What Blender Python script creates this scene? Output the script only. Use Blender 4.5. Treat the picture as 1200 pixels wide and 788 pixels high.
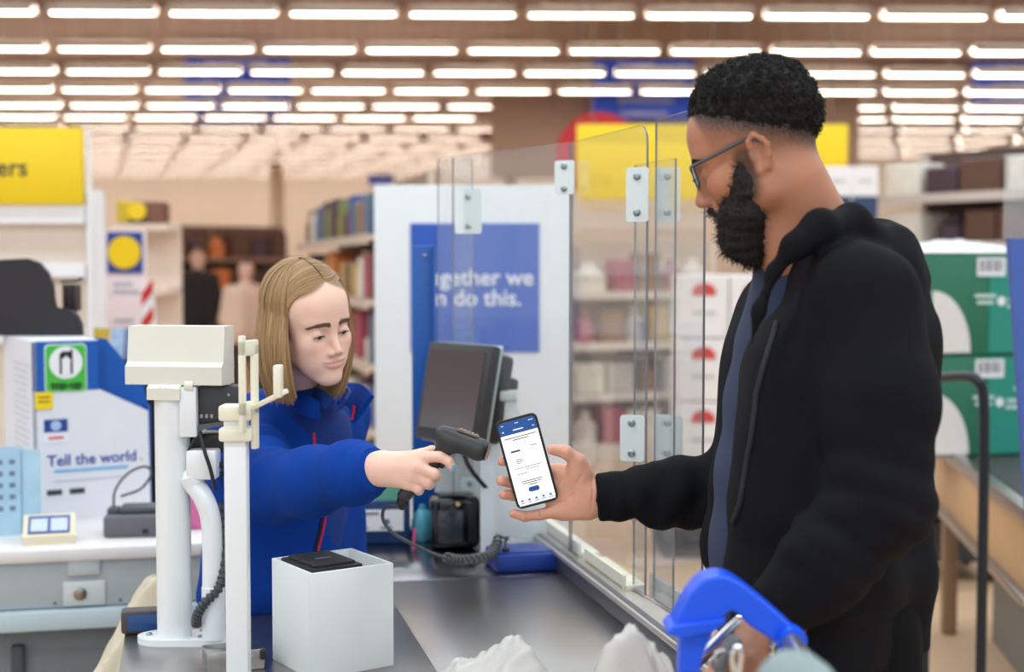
import bpy, bmesh, math, random
import numpy as np
from mathutils import Vector, Matrix
random.seed(7); np.random.seed(7)
for o in list(bpy.data.objects): bpy.data.objects.remove(o)
SC = bpy.context.scene
COL = SC.collection
# ------------------------------------------------------------------ camera
CZ = 1.55                       # eye height
FPX = 1667.0                    # focal length in pixels of a 1200 px wide frame (50 mm)
TH = math.atan(86/FPX)          # slight downward tilt
cam = bpy.data.cameras.new('camera'); camo = bpy.data.objects.new('camera', cam); COL.objects.link(camo)
camo.location = (0, 0, CZ); camo.rotation_euler = (math.pi/2-TH, 0, 0)
cam.sensor_width = 36; cam.lens = FPX*36/1200; cam.clip_end = 200; cam.clip_start = .05
cam.dof.use_dof = True; cam.dof.focus_distance = 2.42; cam.dof.aperture_fstop = 2.7
SC.camera = camo
# ------------------------------------------------------------------ world, light, exposure
w = bpy.data.worlds.new('world'); SC.world = w; w.use_nodes = True
w.node_tree.nodes['Background'].inputs[0].default_value = (.82, .93, 1.0, 1)
w.node_tree.nodes['Background'].inputs[1].default_value = .85
SC.view_settings.view_transform = 'Standard'; SC.view_settings.look = 'None'
SC.view_settings.exposure = 0.3; SC.view_settings.gamma = 1; SC.view_settings.use_curve_mapping = False
LAMP_Z = CZ+2.73
def strip_lamp(x, y, sx, sy, e):
    l = bpy.data.lights.new('overhead_strip', 'AREA'); l.shape = 'RECTANGLE'; l.size = sx; l.size_y = sy; l.energy = e
    l.color = (.82, .93, 1)
    o = bpy.data.objects.new('overhead_strip', l); COL.objects.link(o); o.location = (x, y, LAMP_Z); return o
for yy in (-7.0, -3.6, -.4, 2.4, 5.2, 8.0, 10.8):     # the rows of strip lighting over the tills (above the frame)
    strip_lamp(0, yy, 16, .35, 200)
ww = strip_lamp(-4, 48.6, 40, .3, 420); ww.location.z = 4.4; ww.rotation_euler = (math.radians(55), 0, 0); ww.data.color = (1, .93, .84)     # wall washers at the back wall
# ------------------------------------------------------------------ helpers
def P(px, py, Y):
    """photo pixel at world depth Y -> world point"""
    cx = (px-600)/FPX; cu = -(py-394)/FPX
    d = Vector((cx, math.cos(TH)+cu*math.sin(TH), -math.sin(TH)+cu*math.cos(TH)))
    d *= Y/d.y
    return Vector((d.x, d.y, d.z+CZ))
def Pn(px, py, Y): return np.array(P(px, py, Y))
def lin(c):
    c = c/255.0
    return c/12.92 if c <= .04045 else ((c+.055)/1.055)**2.4
def L3(rgb): return (lin(rgb[0]), lin(rgb[1]), lin(rgb[2]))
MATS = {}
def pm(name, rgb, rough=.5, metal=0, var=.06, scale=18, bump=0, bscale=200, coat=0, sss=0, attr=None, emis=0, spec=.5, stretch=None, aniso=0):
    if name in MATS: return MATS[name]
    m = bpy.data.materials.new(name); m.use_nodes = True; nt = m.node_tree; N = nt.nodes; LK = nt.links
    b = N['Principled BSDF']; c = L3(rgb)
    tc = N.new('ShaderNodeTexCoord'); mp = N.new('ShaderNodeMapping'); LK.new(tc.outputs['Object'], mp.inputs[0])
    if stretch: mp.inputs['Scale'].default_value = stretch
    nz = N.new('ShaderNodeTexNoise'); nz.inputs['Scale'].default_value = scale; nz.inputs['Detail'].default_value = 4
    LK.new(mp.outputs[0], nz.inputs['Vector'])
    rp = N.new('ShaderNodeMapRange'); rp.inputs[3].default_value = 1-var; rp.inputs[4].default_value = 1+var
    LK.new(nz.outputs[0], rp.inputs[0])
    mx = N.new('ShaderNodeMix'); mx.data_type = 'RGBA'; mx.blend_type = 'MULTIPLY'; mx.inputs['Factor'].default_value = 1
    if attr:
        at = N.new('ShaderNodeAttribute'); at.attribute_name = attr; LK.new(at.outputs['Color'], mx.inputs[6])
    else: mx.inputs[6].default_value = (*c, 1)
    LK.new(rp.outputs[0], mx.inputs[7]); LK.new(mx.outputs[2], b.inputs['Base Color'])
    b.inputs['Roughness'].default_value = rough; b.inputs['Metallic'].default_value = metal
    b.inputs['Specular IOR Level'].default_value = spec
    if coat: b.inputs['Coat Weight'].default_value = coat; b.inputs['Coat Roughness'].default_value = .1
    if sss:
        b.inputs['Subsurface Weight'].default_value = sss; b.inputs['Subsurface Radius'].default_value = (.012, .005, .003); b.inputs['Subsurface Scale'].default_value = .6
    if aniso: b.inputs['Anisotropic'].default_value = aniso
    if emis:
        b.inputs['Emission Color'].default_value = (*c, 1); b.inputs['Emission Strength'].default_value = emis
    if bump:
        n2 = N.new('ShaderNodeTexNoise'); n2.inputs['Scale'].default_value = bscale; n2.inputs['Detail'].default_value = 5
        LK.new(mp.outputs[0], n2.inputs['Vector'])
        bp = N.new('ShaderNodeBump'); bp.inputs['Strength'].default_value = bump; bp.inputs['Distance'].default_value = .002
        LK.new(n2.outputs[0], bp.inputs['Height']); LK.new(bp.outputs[0], b.inputs['Normal'])
    MATS[name] = m; return m
def plexi(name, tint=(.96, .97, .97), milk=.05, refl=1.0):
    if name in MATS: return MATS[name]
    m = bpy.data.materials.new(name); m.use_nodes = True; nt = m.node_tree; N = nt.nodes; LK = nt.links
    for n in list(N):
        if n.type == 'BSDF_PRINCIPLED': N.remove(n)
    out = [n for n in N if n.type == 'OUTPUT_MATERIAL'][0]
    tr = N.new('ShaderNodeBsdfTransparent'); tr.inputs[0].default_value = (*tint, 1)
    df = N.new('ShaderNodeBsdfDiffuse'); df.inputs[0].default_value = (.85, .86, .87, 1)
    nz = N.new('ShaderNodeTexNoise'); nz.inputs['Scale'].default_value = 3.0
    rp = N.new('ShaderNodeMapRange'); rp.inputs[3].default_value = milk*.5; rp.inputs[4].default_value = milk*1.5; LK.new(nz.outputs[0], rp.inputs[0])
    m1 = N.new('ShaderNodeMixShader'); LK.new(rp.outputs[0], m1.inputs[0]); LK.new(tr.outputs[0], m1.inputs[1]); LK.new(df.outputs[0], m1.inputs[2])
    gl = N.new('ShaderNodeBsdfGlossy'); gl.inputs['Roughness'].default_value = .02
    lw = N.new('ShaderNodeLayerWeight'); lw.inputs[0].default_value = .5
    pw = N.new('ShaderNodeMath'); pw.operation = 'POWER'; pw.inputs[1].default_value = 5; LK.new(lw.outputs['Facing'], pw.inputs[0])
    mu = N.new('ShaderNodeMath'); mu.operation = 'MULTIPLY_ADD'; mu.inputs[1].default_value = .9*refl; mu.inputs[2].default_value = .035*refl; LK.new(pw.outputs[0], mu.inputs[0])
    m2 = N.new('ShaderNodeMixShader'); LK.new(mu.outputs[0], m2.inputs[0]); LK.new(m1.outputs[0], m2.inputs[1]); LK.new(gl.outputs[0], m2.inputs[2])
    LK.new(m2.outputs[0], out.inputs[0]); MATS[name] = m; return m
OFF = {}
def tag(o, label=None, cat=None, group=None, kind=None):
    if label: o['label'] = label
    if cat: o['category'] = cat
    if group: o['group'] = group
    if kind: o['kind'] = kind
    return o
def thing(name, loc, label, cat, group=None):
    o = bpy.data.objects.new(name, None); COL.objects.link(o); o.location = loc; o.empty_display_size = .05
    OFF[o.name] = Vector(loc); return tag(o, label, cat, group)
def link_mesh(name, me, mats, parent=None, base=None):
    """mesh is in world coordinates: shift it to the parent's (or its own) base"""
    off = OFF[parent.name] if parent else (Vector(base) if base is not None else None)
    o = bpy.data.objects.new(name, me); COL.objects.link(o)
    if off is None:
        n = len(me.vertices); a = np.empty(n*3); me.vertices.foreach_get('co', a); a = a.reshape(-1, 3)
        mn, mxx = a.min(0), a.max(0); off = Vector(((mn[0]+mxx[0])/2, (mn[1]+mxx[1])/2, mn[2]))
    me.transform(Matrix.Translation(-off))
    for m in (mats if isinstance(mats, (list, tuple)) else [mats]): me.materials.append(m)
    if parent: o.parent = parent
    else: o.location = off
    OFF[o.name] = off
    return o
class MB:
    def __init__(s, M=None): s.v = []; s.f = []; s.mi = []; s.M = M or Matrix.Identity(4); s.cur = 0
    def add(s, vs, fs, M=None):
        n = len(s.v); T = s.M @ M if M is not None else s.M
        s.v += [T @ Vector(p) for p in vs]; s.f += [[i+n for i in f] for f in fs]; s.mi += [s.cur]*len(fs); return s
    def box(s, c, sz, bevel=0, M=None, seg=2):
        c = Vector(c)
        if bevel <= 0:
            x, y, z = sz[0]/2, sz[1]/2, sz[2]/2
            vs = [c+Vector((i*x, j*y, k*z)) for i in (-1, 1) for j in (-1, 1) for k in (-1, 1)]
            return s.add(vs, [[0,1,3,2],[4,6,7,5],[0,4,5,1],[2,3,7,6],[0,2,6,4],[1,5,7,3]], M)
        bm = bmesh.new(); bmesh.ops.create_cube(bm, size=1)
        for v in bm.verts: v.co = Vector((v.co.x*sz[0], v.co.y*sz[1], v.co.z*sz[2]))
        bmesh.ops.bevel(bm, geom=bm.edges[:], offset=min(bevel, min(sz)*.49), segments=seg, affect='EDGES', profile=.5)
        bm.verts.ensure_lookup_table(); bm.verts.index_update()
        vs = [v.co+c for v in bm.verts]; fs = [[v.index for v in f.verts] for f in bm.faces]; bm.free()
        return s.add(vs, fs, M)
    def tube(s, pts, r, n=10, caps=True, closed=False, squash=None):
        pts = [Vector(p) for p in pts]; K = len(pts)
        rr = [r]*K if not hasattr(r, '__len__') else list(r)
        vs = []; fs = []; prev = None
        for i, p in enumerate(pts):
            if closed: t = pts[(i+1) % K]-pts[i-1]
            else: t = pts[min(i+1, K-1)]-pts[max(i-1, 0)]
            t.normalize()
            if prev is None:
                a = Vector((0, 0, 1)) if abs(t.z) < .9 else Vector((1, 0, 0)); u = t.cross(a).normalized()
            else: u = (prev-t*prev.dot(t)).normalized()
            prev = u; v = t.cross(u)
            for k in range(n):
                an = 2*math.pi*k/n; vs.append(p+(u*math.cos(an)+v*math.sin(an))*rr[i])
        R = K if closed else K-1
        for i in range(R):
            for k in range(n):
                a = i*n+k; b = i*n+(k+1) % n; c2 = ((i+1) % K)*n+(k+1) % n; d = ((i+1) % K)*n+k; fs.append([a, b, c2, d])
        if caps and not closed: fs.append(list(range(n))[::-1]); fs.append([(K-1)*n+k for k in range(n)])
        return s.add(vs, fs)
    def cyl(s, p0, p1, r0, r1=None, n=20): return s.tube([p0, p1], [r0, r0 if r1 is None else r1], n)
    def lathe(s, prof, c, n=24, axis=None):
        """prof: list of (radius, height) about axis through c"""
        c = Vector(c); ax = Vector(axis).normalized() if axis else Vector((0, 0, 1))
        a = Vector((0, 0, 1)) if abs(ax.z) < .9 else Vector((1, 0, 0)); u = ax.cross(a).normalized(); v = ax.cross(u)
        vs = []; fs = []
        for (r, h) in prof:
            for k in range(n):
                an = 2*math.pi*k/n; vs.append(c+ax*h+(u*math.cos(an)+v*math.sin(an))*max(r, 1e-5))
        for i in range(len(prof)-1):
            for k in range(n): fs.append([i*n+k, i*n+(k+1) % n, (i+1)*n+(k+1) % n, (i+1)*n+k])
        fs.append(list(range(n))[::-1]); fs.append([(len(prof)-1)*n+k for k in range(n)])
        return s.add(vs, fs)
    def prism(s, poly, ex, origin=(0, 0, 0), ux=(1, 0, 0), uy=(0, 0, 1)):
        """polygon in plane (ux,uy) through origin, extruded by vector ex"""
        o = Vector(origin); ux = Vector(ux); uy = Vector(uy); ex = Vector(ex); n = len(poly)
        A = [o+ux*p[0]+uy*p[1] for p in poly]; B = [p+ex for p in A]
        fs = [list(range(n)), [n+i for i in range(n)][::-1]]+[[i, n+i, n+(i+1) % n, (i+1) % n] for i in range(n)]
        return s.add(A+B, fs)
    def build(s, name, mat, parent=None, base=None, smooth=True, angle=35):
        me = bpy.data.meshes.new(name); me.from_pydata([tuple(v) for v in s.v], [], s.f); me.validate()
        bm = bmesh.new(); bm.from_mesh(me); bmesh.ops.recalc_face_normals(bm, faces=bm.faces); bm.to_mesh(me); bm.free()
        if len(me.polygons) == len(s.mi) and any(s.mi): me.polygons.foreach_set('material_index', s.mi)
        if smooth:
            me.polygons.foreach_set('use_smooth', [True]*len(me.polygons)); me.set_sharp_from_angle(angle=math.radians(angle))
        return link_mesh(name, me, mat, parent, base)
def frame_from(o, x, y):
    """4x4 with columns x, y, x cross y and origin o"""
    x = Vector(x).normalized(); y = Vector(y); y = (y-x*y.dot(x)).normalized(); z = x.cross(y)
    return Matrix(((x.x, y.x, z.x, o[0]), (x.y, y.y, z.y, o[1]), (x.z, y.z, z.z, o[2]), (0, 0, 0, 1)))
def rotz_at(o, a): return Matrix.Translation(Vector(o)) @ Matrix.Rotation(a, 4, 'Z')
def text_mesh(name, body, size, M, mat, parent, align='CENTER', depth=.0008, bold=0):
    """M: frame whose x runs along the line, y up the letter, z out of the surface"""
    cu = bpy.data.curves.new(name, 'FONT'); cu.body = body; cu.size = size; cu.align_x = align; cu.align_y = 'CENTER'; cu.extrude = depth; cu.resolution_u = 3
    cu.offset = bold
    t = bpy.data.objects.new(name, cu); COL.objects.link(t)
    me = bpy.data.meshes.new_from_object(t.evaluated_get(bpy.context.evaluated_depsgraph_get()))
    bpy.data.objects.remove(t); me.transform(M); me.materials.clear()
    return link_mesh(name, me, mat, parent)
def copy_tree(o, shift=None, parent=None):
    c = o.copy(); COL.objects.link(c); c.parent = parent
    if shift is not None: c.location = o.location+Vector(shift)
    for ch in o.children: copy_tree(ch, None, c)
    return c
def rrect(w, h, r, n=5):
    pts = []
    for cx, cy, a0 in ((w/2-r, h/2-r, 0), (-w/2+r, h/2-r, 90), (-w/2+r, -h/2+r, 180), (w/2-r, -h/2+r, 270)):
        for k in range(n+1):
            a = math.radians(a0+90*k/n); pts.append((cx+r*math.cos(a), cy+r*math.sin(a)))
    return pts
def circ(r, n=28, c=(0, 0)): return [(c[0]+r*math.cos(2*math.pi*k/n), c[1]+r*math.sin(2*math.pi*k/n)) for k in range(n)]
def spline(pts, n=8):
    """Catmull-Rom through the points"""
    p = [Vector(q) for q in pts]; p = [p[0]*2-p[1]]+p+[p[-1]*2-p[-2]]; out = []
    for i in range(1, len(p)-2):
        for k in range(n):
            t = k/n; a, b, c, d = p[i-1], p[i], p[i+1], p[i+2]
            out.append(.5*((2*b)+(c-a)*t+(2*a-5*b+4*c-d)*t*t+(3*b-a-3*c+d)*t**3))
    out.append(p[-2]); return out
# ---- implicit surfaces (bodies, clothes) meshed with surface nets
def rc(p, a, b, r1, r2):
    a = np.asarray(a, float); b = np.asarray(b, float); ab = b-a; pa = p-a
    h = np.clip(pa@ab/max(ab@ab, 1e-12), 0, 1)
    return np.linalg.norm(pa-h[:, None]*ab, axis=1)-(r1+h*(r2-r1))
def el(p, c, r, R=None):
    q = p-np.asarray(c, float)
    if R is not None: q = q@R
    r = np.asarray(r, float); k0 = np.linalg.norm(q/r, axis=1); k1 = np.linalg.norm(q/(r*r), axis=1)
    return k0*(k0-1)/np.maximum(k1, 1e-9)
def smin(a, b, k):
    h = np.clip(.5+.5*(b-a)/k, 0, 1); return b+(a-b)*h-k*h*(1-h)
def smax(a, b, k): return -smin(-a, -b, k)
def chain(p, pts, rs, k=.02):
    d = None
    for i in range(len(pts)-1):
        e = rc(p, pts[i], pts[i+1], rs[i], rs[i+1]); d = e if d is None else smin(d, e, k)
    return d
def wob(p, f, seed=0):
    r = np.random.RandomState(seed); s = 0
    for i in range(5):
        k = r.normal(size=3)*f; s = s+np.sin(p@k+r.uniform(0, 6.28))
    return s/3.0
def sdf_mesh(fn, lo, hi, vox, B=4):
    lo = np.asarray(lo, float); hi = np.asarray(hi, float)
    nb = np.ceil((hi-lo)/(vox*B)).astype(int)+1
    g = np.stack(np.meshgrid(*[np.arange(n) for n in nb], indexing='ij'), -1).reshape(-1, 3)
    cen = lo+(g+.5)*vox*B; dc = fn(cen); act = np.abs(dc) < vox*B*2.2
    n = nb*B; vol = np.repeat(np.repeat(np.repeat(dc.reshape(nb), B, 0), B, 1), B, 2)
    ga = g[act]; sub = np.stack(np.meshgrid(*[np.arange(B)]*3, indexing='ij'), -1).reshape(-1, 3)
    idx = (ga[:, None, :]*B+sub[None]).reshape(-1, 3)
    for s in range(0, len(idx), 400000):
        q = idx[s:s+400000]; vol[q[:, 0], q[:, 1], q[:, 2]] = fn(lo+(q+.5)*vox)
    S = vol < 0
    cnt = sum(S[i:n[0]-1+i, j:n[1]-1+j, k:n[2]-1+k].astype(np.int8) for i in (0, 1) for j in (0, 1) for k in (0, 1))
    cells = np.argwhere((cnt > 0) & (cnt < 8)); cid = -np.ones(tuple(n-1), int); cid[cells[:, 0], cells[:, 1], cells[:, 2]] = np.arange(len(cells))
    acc = np.zeros((len(cells), 3)); num = np.zeros(len(cells))
    cor = [(i, j, k) for i in (0, 1) for j in (0, 1) for k in (0, 1)]
    for a in cor:
        for ax in range(3):
            if a[ax]: continue
            b = list(a); b[ax] = 1
            va = vol[cells[:, 0]+a[0], cells[:, 1]+a[1], cells[:, 2]+a[2]]; vb = vol[cells[:, 0]+b[0], cells[:, 1]+b[1], cells[:, 2]+b[2]]
            m = (va < 0) != (vb < 0); t = va/np.where(m, va-vb, 1)
            pt = np.tile(np.array(a, float), (len(cells), 1)); pt[:, ax] = t
            acc[m] += pt[m]; num[m] += 1
    V = lo+(cells+.5+acc/num[:, None])*vox
    F = []
    for ax in range(3):
        sl0 = [slice(None)]*3; sl1 = [slice(None)]*3; sl0[ax] = slice(0, -1); sl1[ax] = slice(1, None)
        e = np.argwhere(S[tuple(sl0)] != S[tuple(sl1)]); b, c = (ax+1) % 3, (ax+2) % 3
        ok = (e[:, b] > 0) & (e[:, c] > 0) & (e[:, b] < n[b]-1) & (e[:, c] < n[c]-1); e = e[ok]
        q = []
        for db, dc2 in ((-1, -1), (0, -1), (0, 0), (-1, 0)):
            h = e.copy(); h[:, b] += db; h[:, c] += dc2; q.append(cid[h[:, 0], h[:, 1], h[:, 2]])
        q = np.stack(q, 1); flip = ~S[e[:, 0], e[:, 1], e[:, 2]]; q[flip] = q[flip][:, ::-1]; F.append(q)
    return V, np.concatenate(F)
def np_mesh(name, V, F, mats, parent=None, base=None, col=None, smooth=True):
    me = bpy.data.meshes.new(name); V = np.asarray(V, float); F = np.asarray(F); k = F.shape[1]
    me.vertices.add(len(V)); me.vertices.foreach_set('co', V.ravel()); me.loops.add(len(F)*k); me.loops.foreach_set('vertex_index', F.ravel().astype(np.int32))
    me.polygons.add(len(F)); me.polygons.foreach_set('loop_start', (np.arange(len(F))*k).astype(np.int32))
    me.update(calc_edges=True)
    if smooth: me.polygons.foreach_set('use_smooth', np.ones(len(F), bool))
    if col is not None:
        a = me.color_attributes.new('Col', 'FLOAT_COLOR', 'POINT'); c4 = np.ones((len(V), 4)); c4[:, :3] = col; a.data.foreach_set('color', c4.ravel())
    return link_mesh(name, me, mats, parent, base)
def strands(paths, rad, sides=3):
    """paths (N,K,3), rad (K,) or (N,K) -> V, F quads, all strands as thin tapering tubes"""
    N, K, _ = paths.shape; t = np.gradient(paths, axis=1); t /= np.maximum(np.linalg.norm(t, axis=2, keepdims=True), 1e-9)
    a = np.random.normal(size=(N, 1, 3)); u = np.cross(t, np.broadcast_to(a, t.shape)); u /= np.maximum(np.linalg.norm(u, axis=2, keepdims=True), 1e-9); v = np.cross(t, u)
    rad = np.broadcast_to(rad, (N, K))[:, :, None]; rings = []
    for k in range(sides):
        an = 2*math.pi*k/sides; rings.append(paths+(u*math.cos(an)+v*math.sin(an))*rad)
    V = np.stack(rings, 2).reshape(-1, 3)
    base = (np.arange(N)[:, None, None]*K+np.arange(K-1)[None, :, None])*sides; k = np.arange(sides)[None, None, :]; k2 = (k+1) % sides
    F = np.stack([base+k, base+k2, base+sides+k2, base+sides+k], -1).reshape(-1, 4)
    return V, F
# =================================================================== materials
WHITE = pm('white_paint', (232, 236, 236), .45, var=.03)
STEEL = pm('brushed_steel', (172, 167, 164), .3, 1, var=.10, scale=6, stretch=(1, 40, 1), bump=.05, bscale=40)
DKBLUE = pm('store_blue', (0, 70, 170), .45)
BLACKP = pm('black_plastic', (18, 18, 20), .38, var=.1)
GREYP = pm('grey_plastic', (92, 93, 96), .5)
IVORY = pm('ivory_plastic', (226, 224, 212), .38, var=.03)
CREAM = pm('cream_paint', (238, 234, 214), .4, var=.03)
CHROME = pm('chrome', (215, 218, 220), .12, 1, var=.03)
PAPER = pm('paper_white', (236, 236, 240), .7, var=.03)
# =================================================================== the building
mb = MB(); mb.box((0, 22, -.1), (70, 66, .2)); fl = mb.build('floor', pm('vinyl_floor', (206, 172, 138), .32, var=.07, scale=3), smooth=False); tag(fl, 'tan vinyl supermarket floor', None, None, 'structure')
ROOF_Z = 5.75
mb = MB(); mb.box((0, 22, ROOF_Z+.1), (70, 66, .2)); c = mb.build('ceiling', pm('roof_deck', (178, 160, 148), .8, var=.06, scale=1.2), smooth=False); tag(c, 'brown beige roof deck over the shop', None, None, 'structure')
mb = MB(); mb.box((0, 52, ROOF_Z/2), (70, .2, ROOF_Z)); c = mb.build('wall_back', pm('cream_wall', (232, 214, 196), .8, var=.05, scale=.6), smooth=False); tag(c, 'cream back wall of the shop', None, None, 'structure')
TRIMC = pm('beam_paint', (150, 124, 108), .7)
for i, yy in enumerate((14.3, 22.0, 29.8, 37.6, 45.0)):
    mb = MB(); mb.box((0, yy, ROOF_Z-.16), (70, .18, .32)); tag(mb.build('trim_%d' % (i+1), TRIMC, smooth=False), 'roof beam', None, None, 'structure')
for i, (px, Y) in enumerate(((326, 40), (1160, 34), (-40, 30), (598, 44))):
    mb = MB(); x = P(px, 300, Y).x; mb.box((x, Y, ROOF_Z/2), (.36, .36, ROOF_Z), .02); mb.box((x, Y, .6), (.5, .5, 1.2), .03)
    tag(mb.build('trim_%d' % (i+6), pm('column_paint', (214, 196, 178), .7), smooth=False), 'square roof column', None, None, 'structure')
# bulkhead hanging between the light rows
mb = MB(); p0 = P(575, 118, 24); p1 = P(1010, 118, 24); mb.box(((p0.x+p1.x)/2, 24.3, 4.0), (p1.x-p0.x, .3, 2.0)); tag(mb.build('wall_bulkhead', pm('bulkhead', (176, 152, 136), .8), smooth=False), 'beige grey bulkhead hanging below the roof', None, None, 'structure')
# ------------------------------------------------------------------- strip lights in view
TUBE = pm('tube_glow', (255, 240, 226), .4, emis=12, var=0)
HOUS = pm('lamp_housing', (225, 220, 214), .5)
GR = math.radians(1.7)
roots = {True: None, False: None}; nl = 0
rows = [15.7, 18.35, 20.5, 22.65, 24.9, 26.9]+[29.1+2.2*i for i in range(8)]
for ri, yy in enumerate(rows):
    ph = .76 if ri % 2 == 0 else 1.32
    half = .46*yy+.8
    k = math.floor(-half/1.3)
    while k*1.3 < half:
        x = k*1.3+ph; y = yy+x*math.tan(GR); px = 600+FPX*x/y; k += 1
        if px < -190 or px > 1390: continue
        if yy > 24 and 590 < px < 985: continue
        if yy > 26 and (ri+k) % 1 == 0 and px > 985 and yy > 36: continue
        far = yy > 27.5
        if roots[far] is None:
            r = thing('strip_light', (x, y, LAMP_Z), 'pale louvred strip light in the dense rows near the back wall' if far else 'bright white fluorescent strip light in a long row under the brown roof', 'light', 'louvred strip lights near the back wall' if far else 'bright strip lights in rows under the roof'); roots[far] = r
            M = rotz_at((x, y, LAMP_Z), GR); zs = -.041 if far else -.0345
            m = MB(M); m.box((0, 0, .06), (1.16, .05, .04), .008); m.build('spine', HOUS, r)
            for sy in (-1, 1): m = MB(M); m.box((0, sy*.095, (zs+.05)/2), (1.16, .01, .05-zs)); m.build('reflector', HOUS, r)
            for sx in (-.5, 0, .5): m = MB(M); m.box((sx, 0, .05), (.02, .19, .01)); m.build('cross_bar', HOUS, r)
            m = MB(M); m.tube([(-.55, 0, 0), (.55, 0, 0)], .036, 8); m.build('tube', TUBE, r)
            for sx in (-.4, .4): m = MB(M); m.tube([(sx, 0, .08), (sx, 0, ROOF_Z-LAMP_Z)], .003, 4); m.build('suspension_wire', HOUS, r)
        else:
            r = copy_tree(roots[far], Vector((x, y, LAMP_Z))-Vector(roots[far].location))
        nl += 1
# ------------------------------------------------------------------- hanging signs
ROD = pm('rod_grey', (120, 110, 104), .5); SIGNB = pm('sign_blue', (30, 84, 225), .5); SIGNT = pm('sign_pale', (150, 160, 215), .6)
def hang_sign(x0, x1, y0, y1, Y, label, bars):
    a = P(x0, y0, Y); b = P(x1, y1, Y); w_ = b.x-a.x; h = a.z-b.z
    r = thing('hanging_sign', (a.x+w_/2, Y, b.z), label, 'sign', 'blue aisle signs')
    m = MB(); m.box((a.x+w_/2, Y, b.z+h/2), (w_, .05, h), .01); m.build('panel', SIGNB, r)
    for (u0, u1, v0, v1) in bars:
        m = MB(); m.box((a.x+w_*(u0+u1)/2, Y-.032, a.z-h*(v0+v1)/2), (w_*(u1-u0), .012, h*(v1-v0))); m.build('text_line', SIGNT, r)
    for u in (.12, .88):
        m = MB(); m.cyl((a.x+w_*u, Y, a.z), (a.x+w_*u, Y, ROOF_Z), .004, n=6); m.build('hanger_rod', ROD, r)
bars = [(.22, .78, .05, .15), (.2, .8, .36, .46), (.2, .78, .56, .66), (.18, .8, .82, .93)]
hang_sign(215, 342, 68, 144, 27.9, 'blue hanging aisle sign above the info stand with the yellow disc', bars)
hang_sign(693, 813, 70, 141, 23.6, 'blue hanging aisle sign above the yellow wall banner', [(.4, .6, .06, .18), (.3, .9, .33, .42), (.28, .8, .62, .72), (.3, .74, .85, .95)])
hang_sign(1138, 1258, 72, 142, 27.9, 'blue hanging aisle sign above the shelves beside the green cartons', bars)
hang_sign(432, 462, 206, 217, 39.0, 'small dark blue hanging sign far above the poster board', [(.2, .8, .3, .6)])
# =================================================================== background fixtures
def prod_box(m, c, sz): m.box(c, sz, .012, seg=1)
PAL = [(150, 40, 36), (196, 160, 90), (60, 80, 140), (200, 190, 180), (92, 60, 44), (120, 130, 70), (206, 120, 60), (70, 50, 60), (170, 70, 90), (225, 215, 200), (90, 110, 130), (150, 110, 80)]
PALN = ['red', 'tan', 'blue', 'pale grey', 'brown', 'olive', 'orange', 'dark plum', 'pink', 'cream', 'slate', 'caramel']
def gondola(name, A, B, H, levels, depth, label, where, seed, side=1, pal=None, wood=(206, 186, 168), z0=.12, dens=1.0, hfac=.8, backc=(170, 140, 120)):
    """shelf unit whose front face runs from A to B (world xy); products are things of their own"""
    A = Vector((*A, 0)); B = Vector((*B, 0)); d = (B-A); Ln = d.length; d.normalize(); nrm = Vector((-d.y, d.x, 0))*side   # points to the back
    M = Matrix(((d.x, nrm.x, 0, A.x), (d.y, nrm.y, 0, A.y), (0, 0, 1, 0), (0, 0, 0, 1)))
    r = thing(name, tuple((A+B)/2+nrm*depth/2), label, 'shelf')
    sm = pm('shelf_'+name+str(seed), wood, .5); bk = pm('back_'+name+str(seed), backc, .7)
    m = MB(M); m.box((Ln/2, depth-.02, H/2), (Ln, .04, H)); m.build('back_panel', bk, r)
    m = MB(M); m.box((Ln/2, depth/2, z0/2), (Ln, depth, z0)); m.build('plinth', sm, r)
    zs = [z0+(H-z0)*i/levels for i in range(levels)]
    for z in zs[1:]:
        m = MB(M); m.box((Ln/2, depth/2, z-.015), (Ln, depth, .03)); m.box((Ln/2, -.006, z-.025), (Ln, .012, .06)); m.build('shelf_board', sm, r)
    nu = max(1, int(Ln/1.2))
    for i in range(nu+1):
        m = MB(M); m.box((min(max(Ln*i/nu, .02), Ln-.02), depth-.05, H/2), (.04, .06, H)); m.build('upright', sm, r)
    rnd = random.Random(seed); step = (H-z0)/levels
    pidx = pal or list(range(len(PAL)))
    for z in zs:
        x = .06
        while x < Ln-.1:
            ci = rnd.choice(pidx); wd = rnd.uniform(.16, .34)/dens
            if x+wd > Ln-.04: break
            h = step*rnd.uniform(hfac-.25, hfac); dd = min(depth-.14, rnd.uniform(.2, .32))
            m = MB(M)
            if rnd.random() < .35:                       # bottle or jar shape
                rr = wd*.42; m.lathe([(rr, 0), (rr, h*.6), (rr*.45, h*.78), (rr*.4, h*.97), (rr*.36, h)], (x+wd/2, .05+rr, z), 10); nm = 'bottle'
            else:
                prod_box(m, (x+wd*.47, .04+dd/2, z+h/2), (wd*.94, dd, h)); nm = 'carton'
            o = m.build(nm, pm('product_'+PALN[ci].replace(' ', '_'), PAL[ci], .5, var=.25, scale=9), smooth=(nm == 'bottle'))
            tag(o, PALN[ci]+' grocery '+nm+' '+where, nm, PALN[ci]+' '+nm+'s '+where)
            x += wd+rnd.uniform(.0, .03)
    return r
gondola('shelf_unit', (P(432, 300, 8.6).x, 8.6), (P(350, 300, 13.2).x, 13.2), 2.12, 5, .45, 'long aisle shelf unit running back beside the white poster board', 'on the aisle shelf behind the fair-haired cashier', 3, side=-1)
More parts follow.
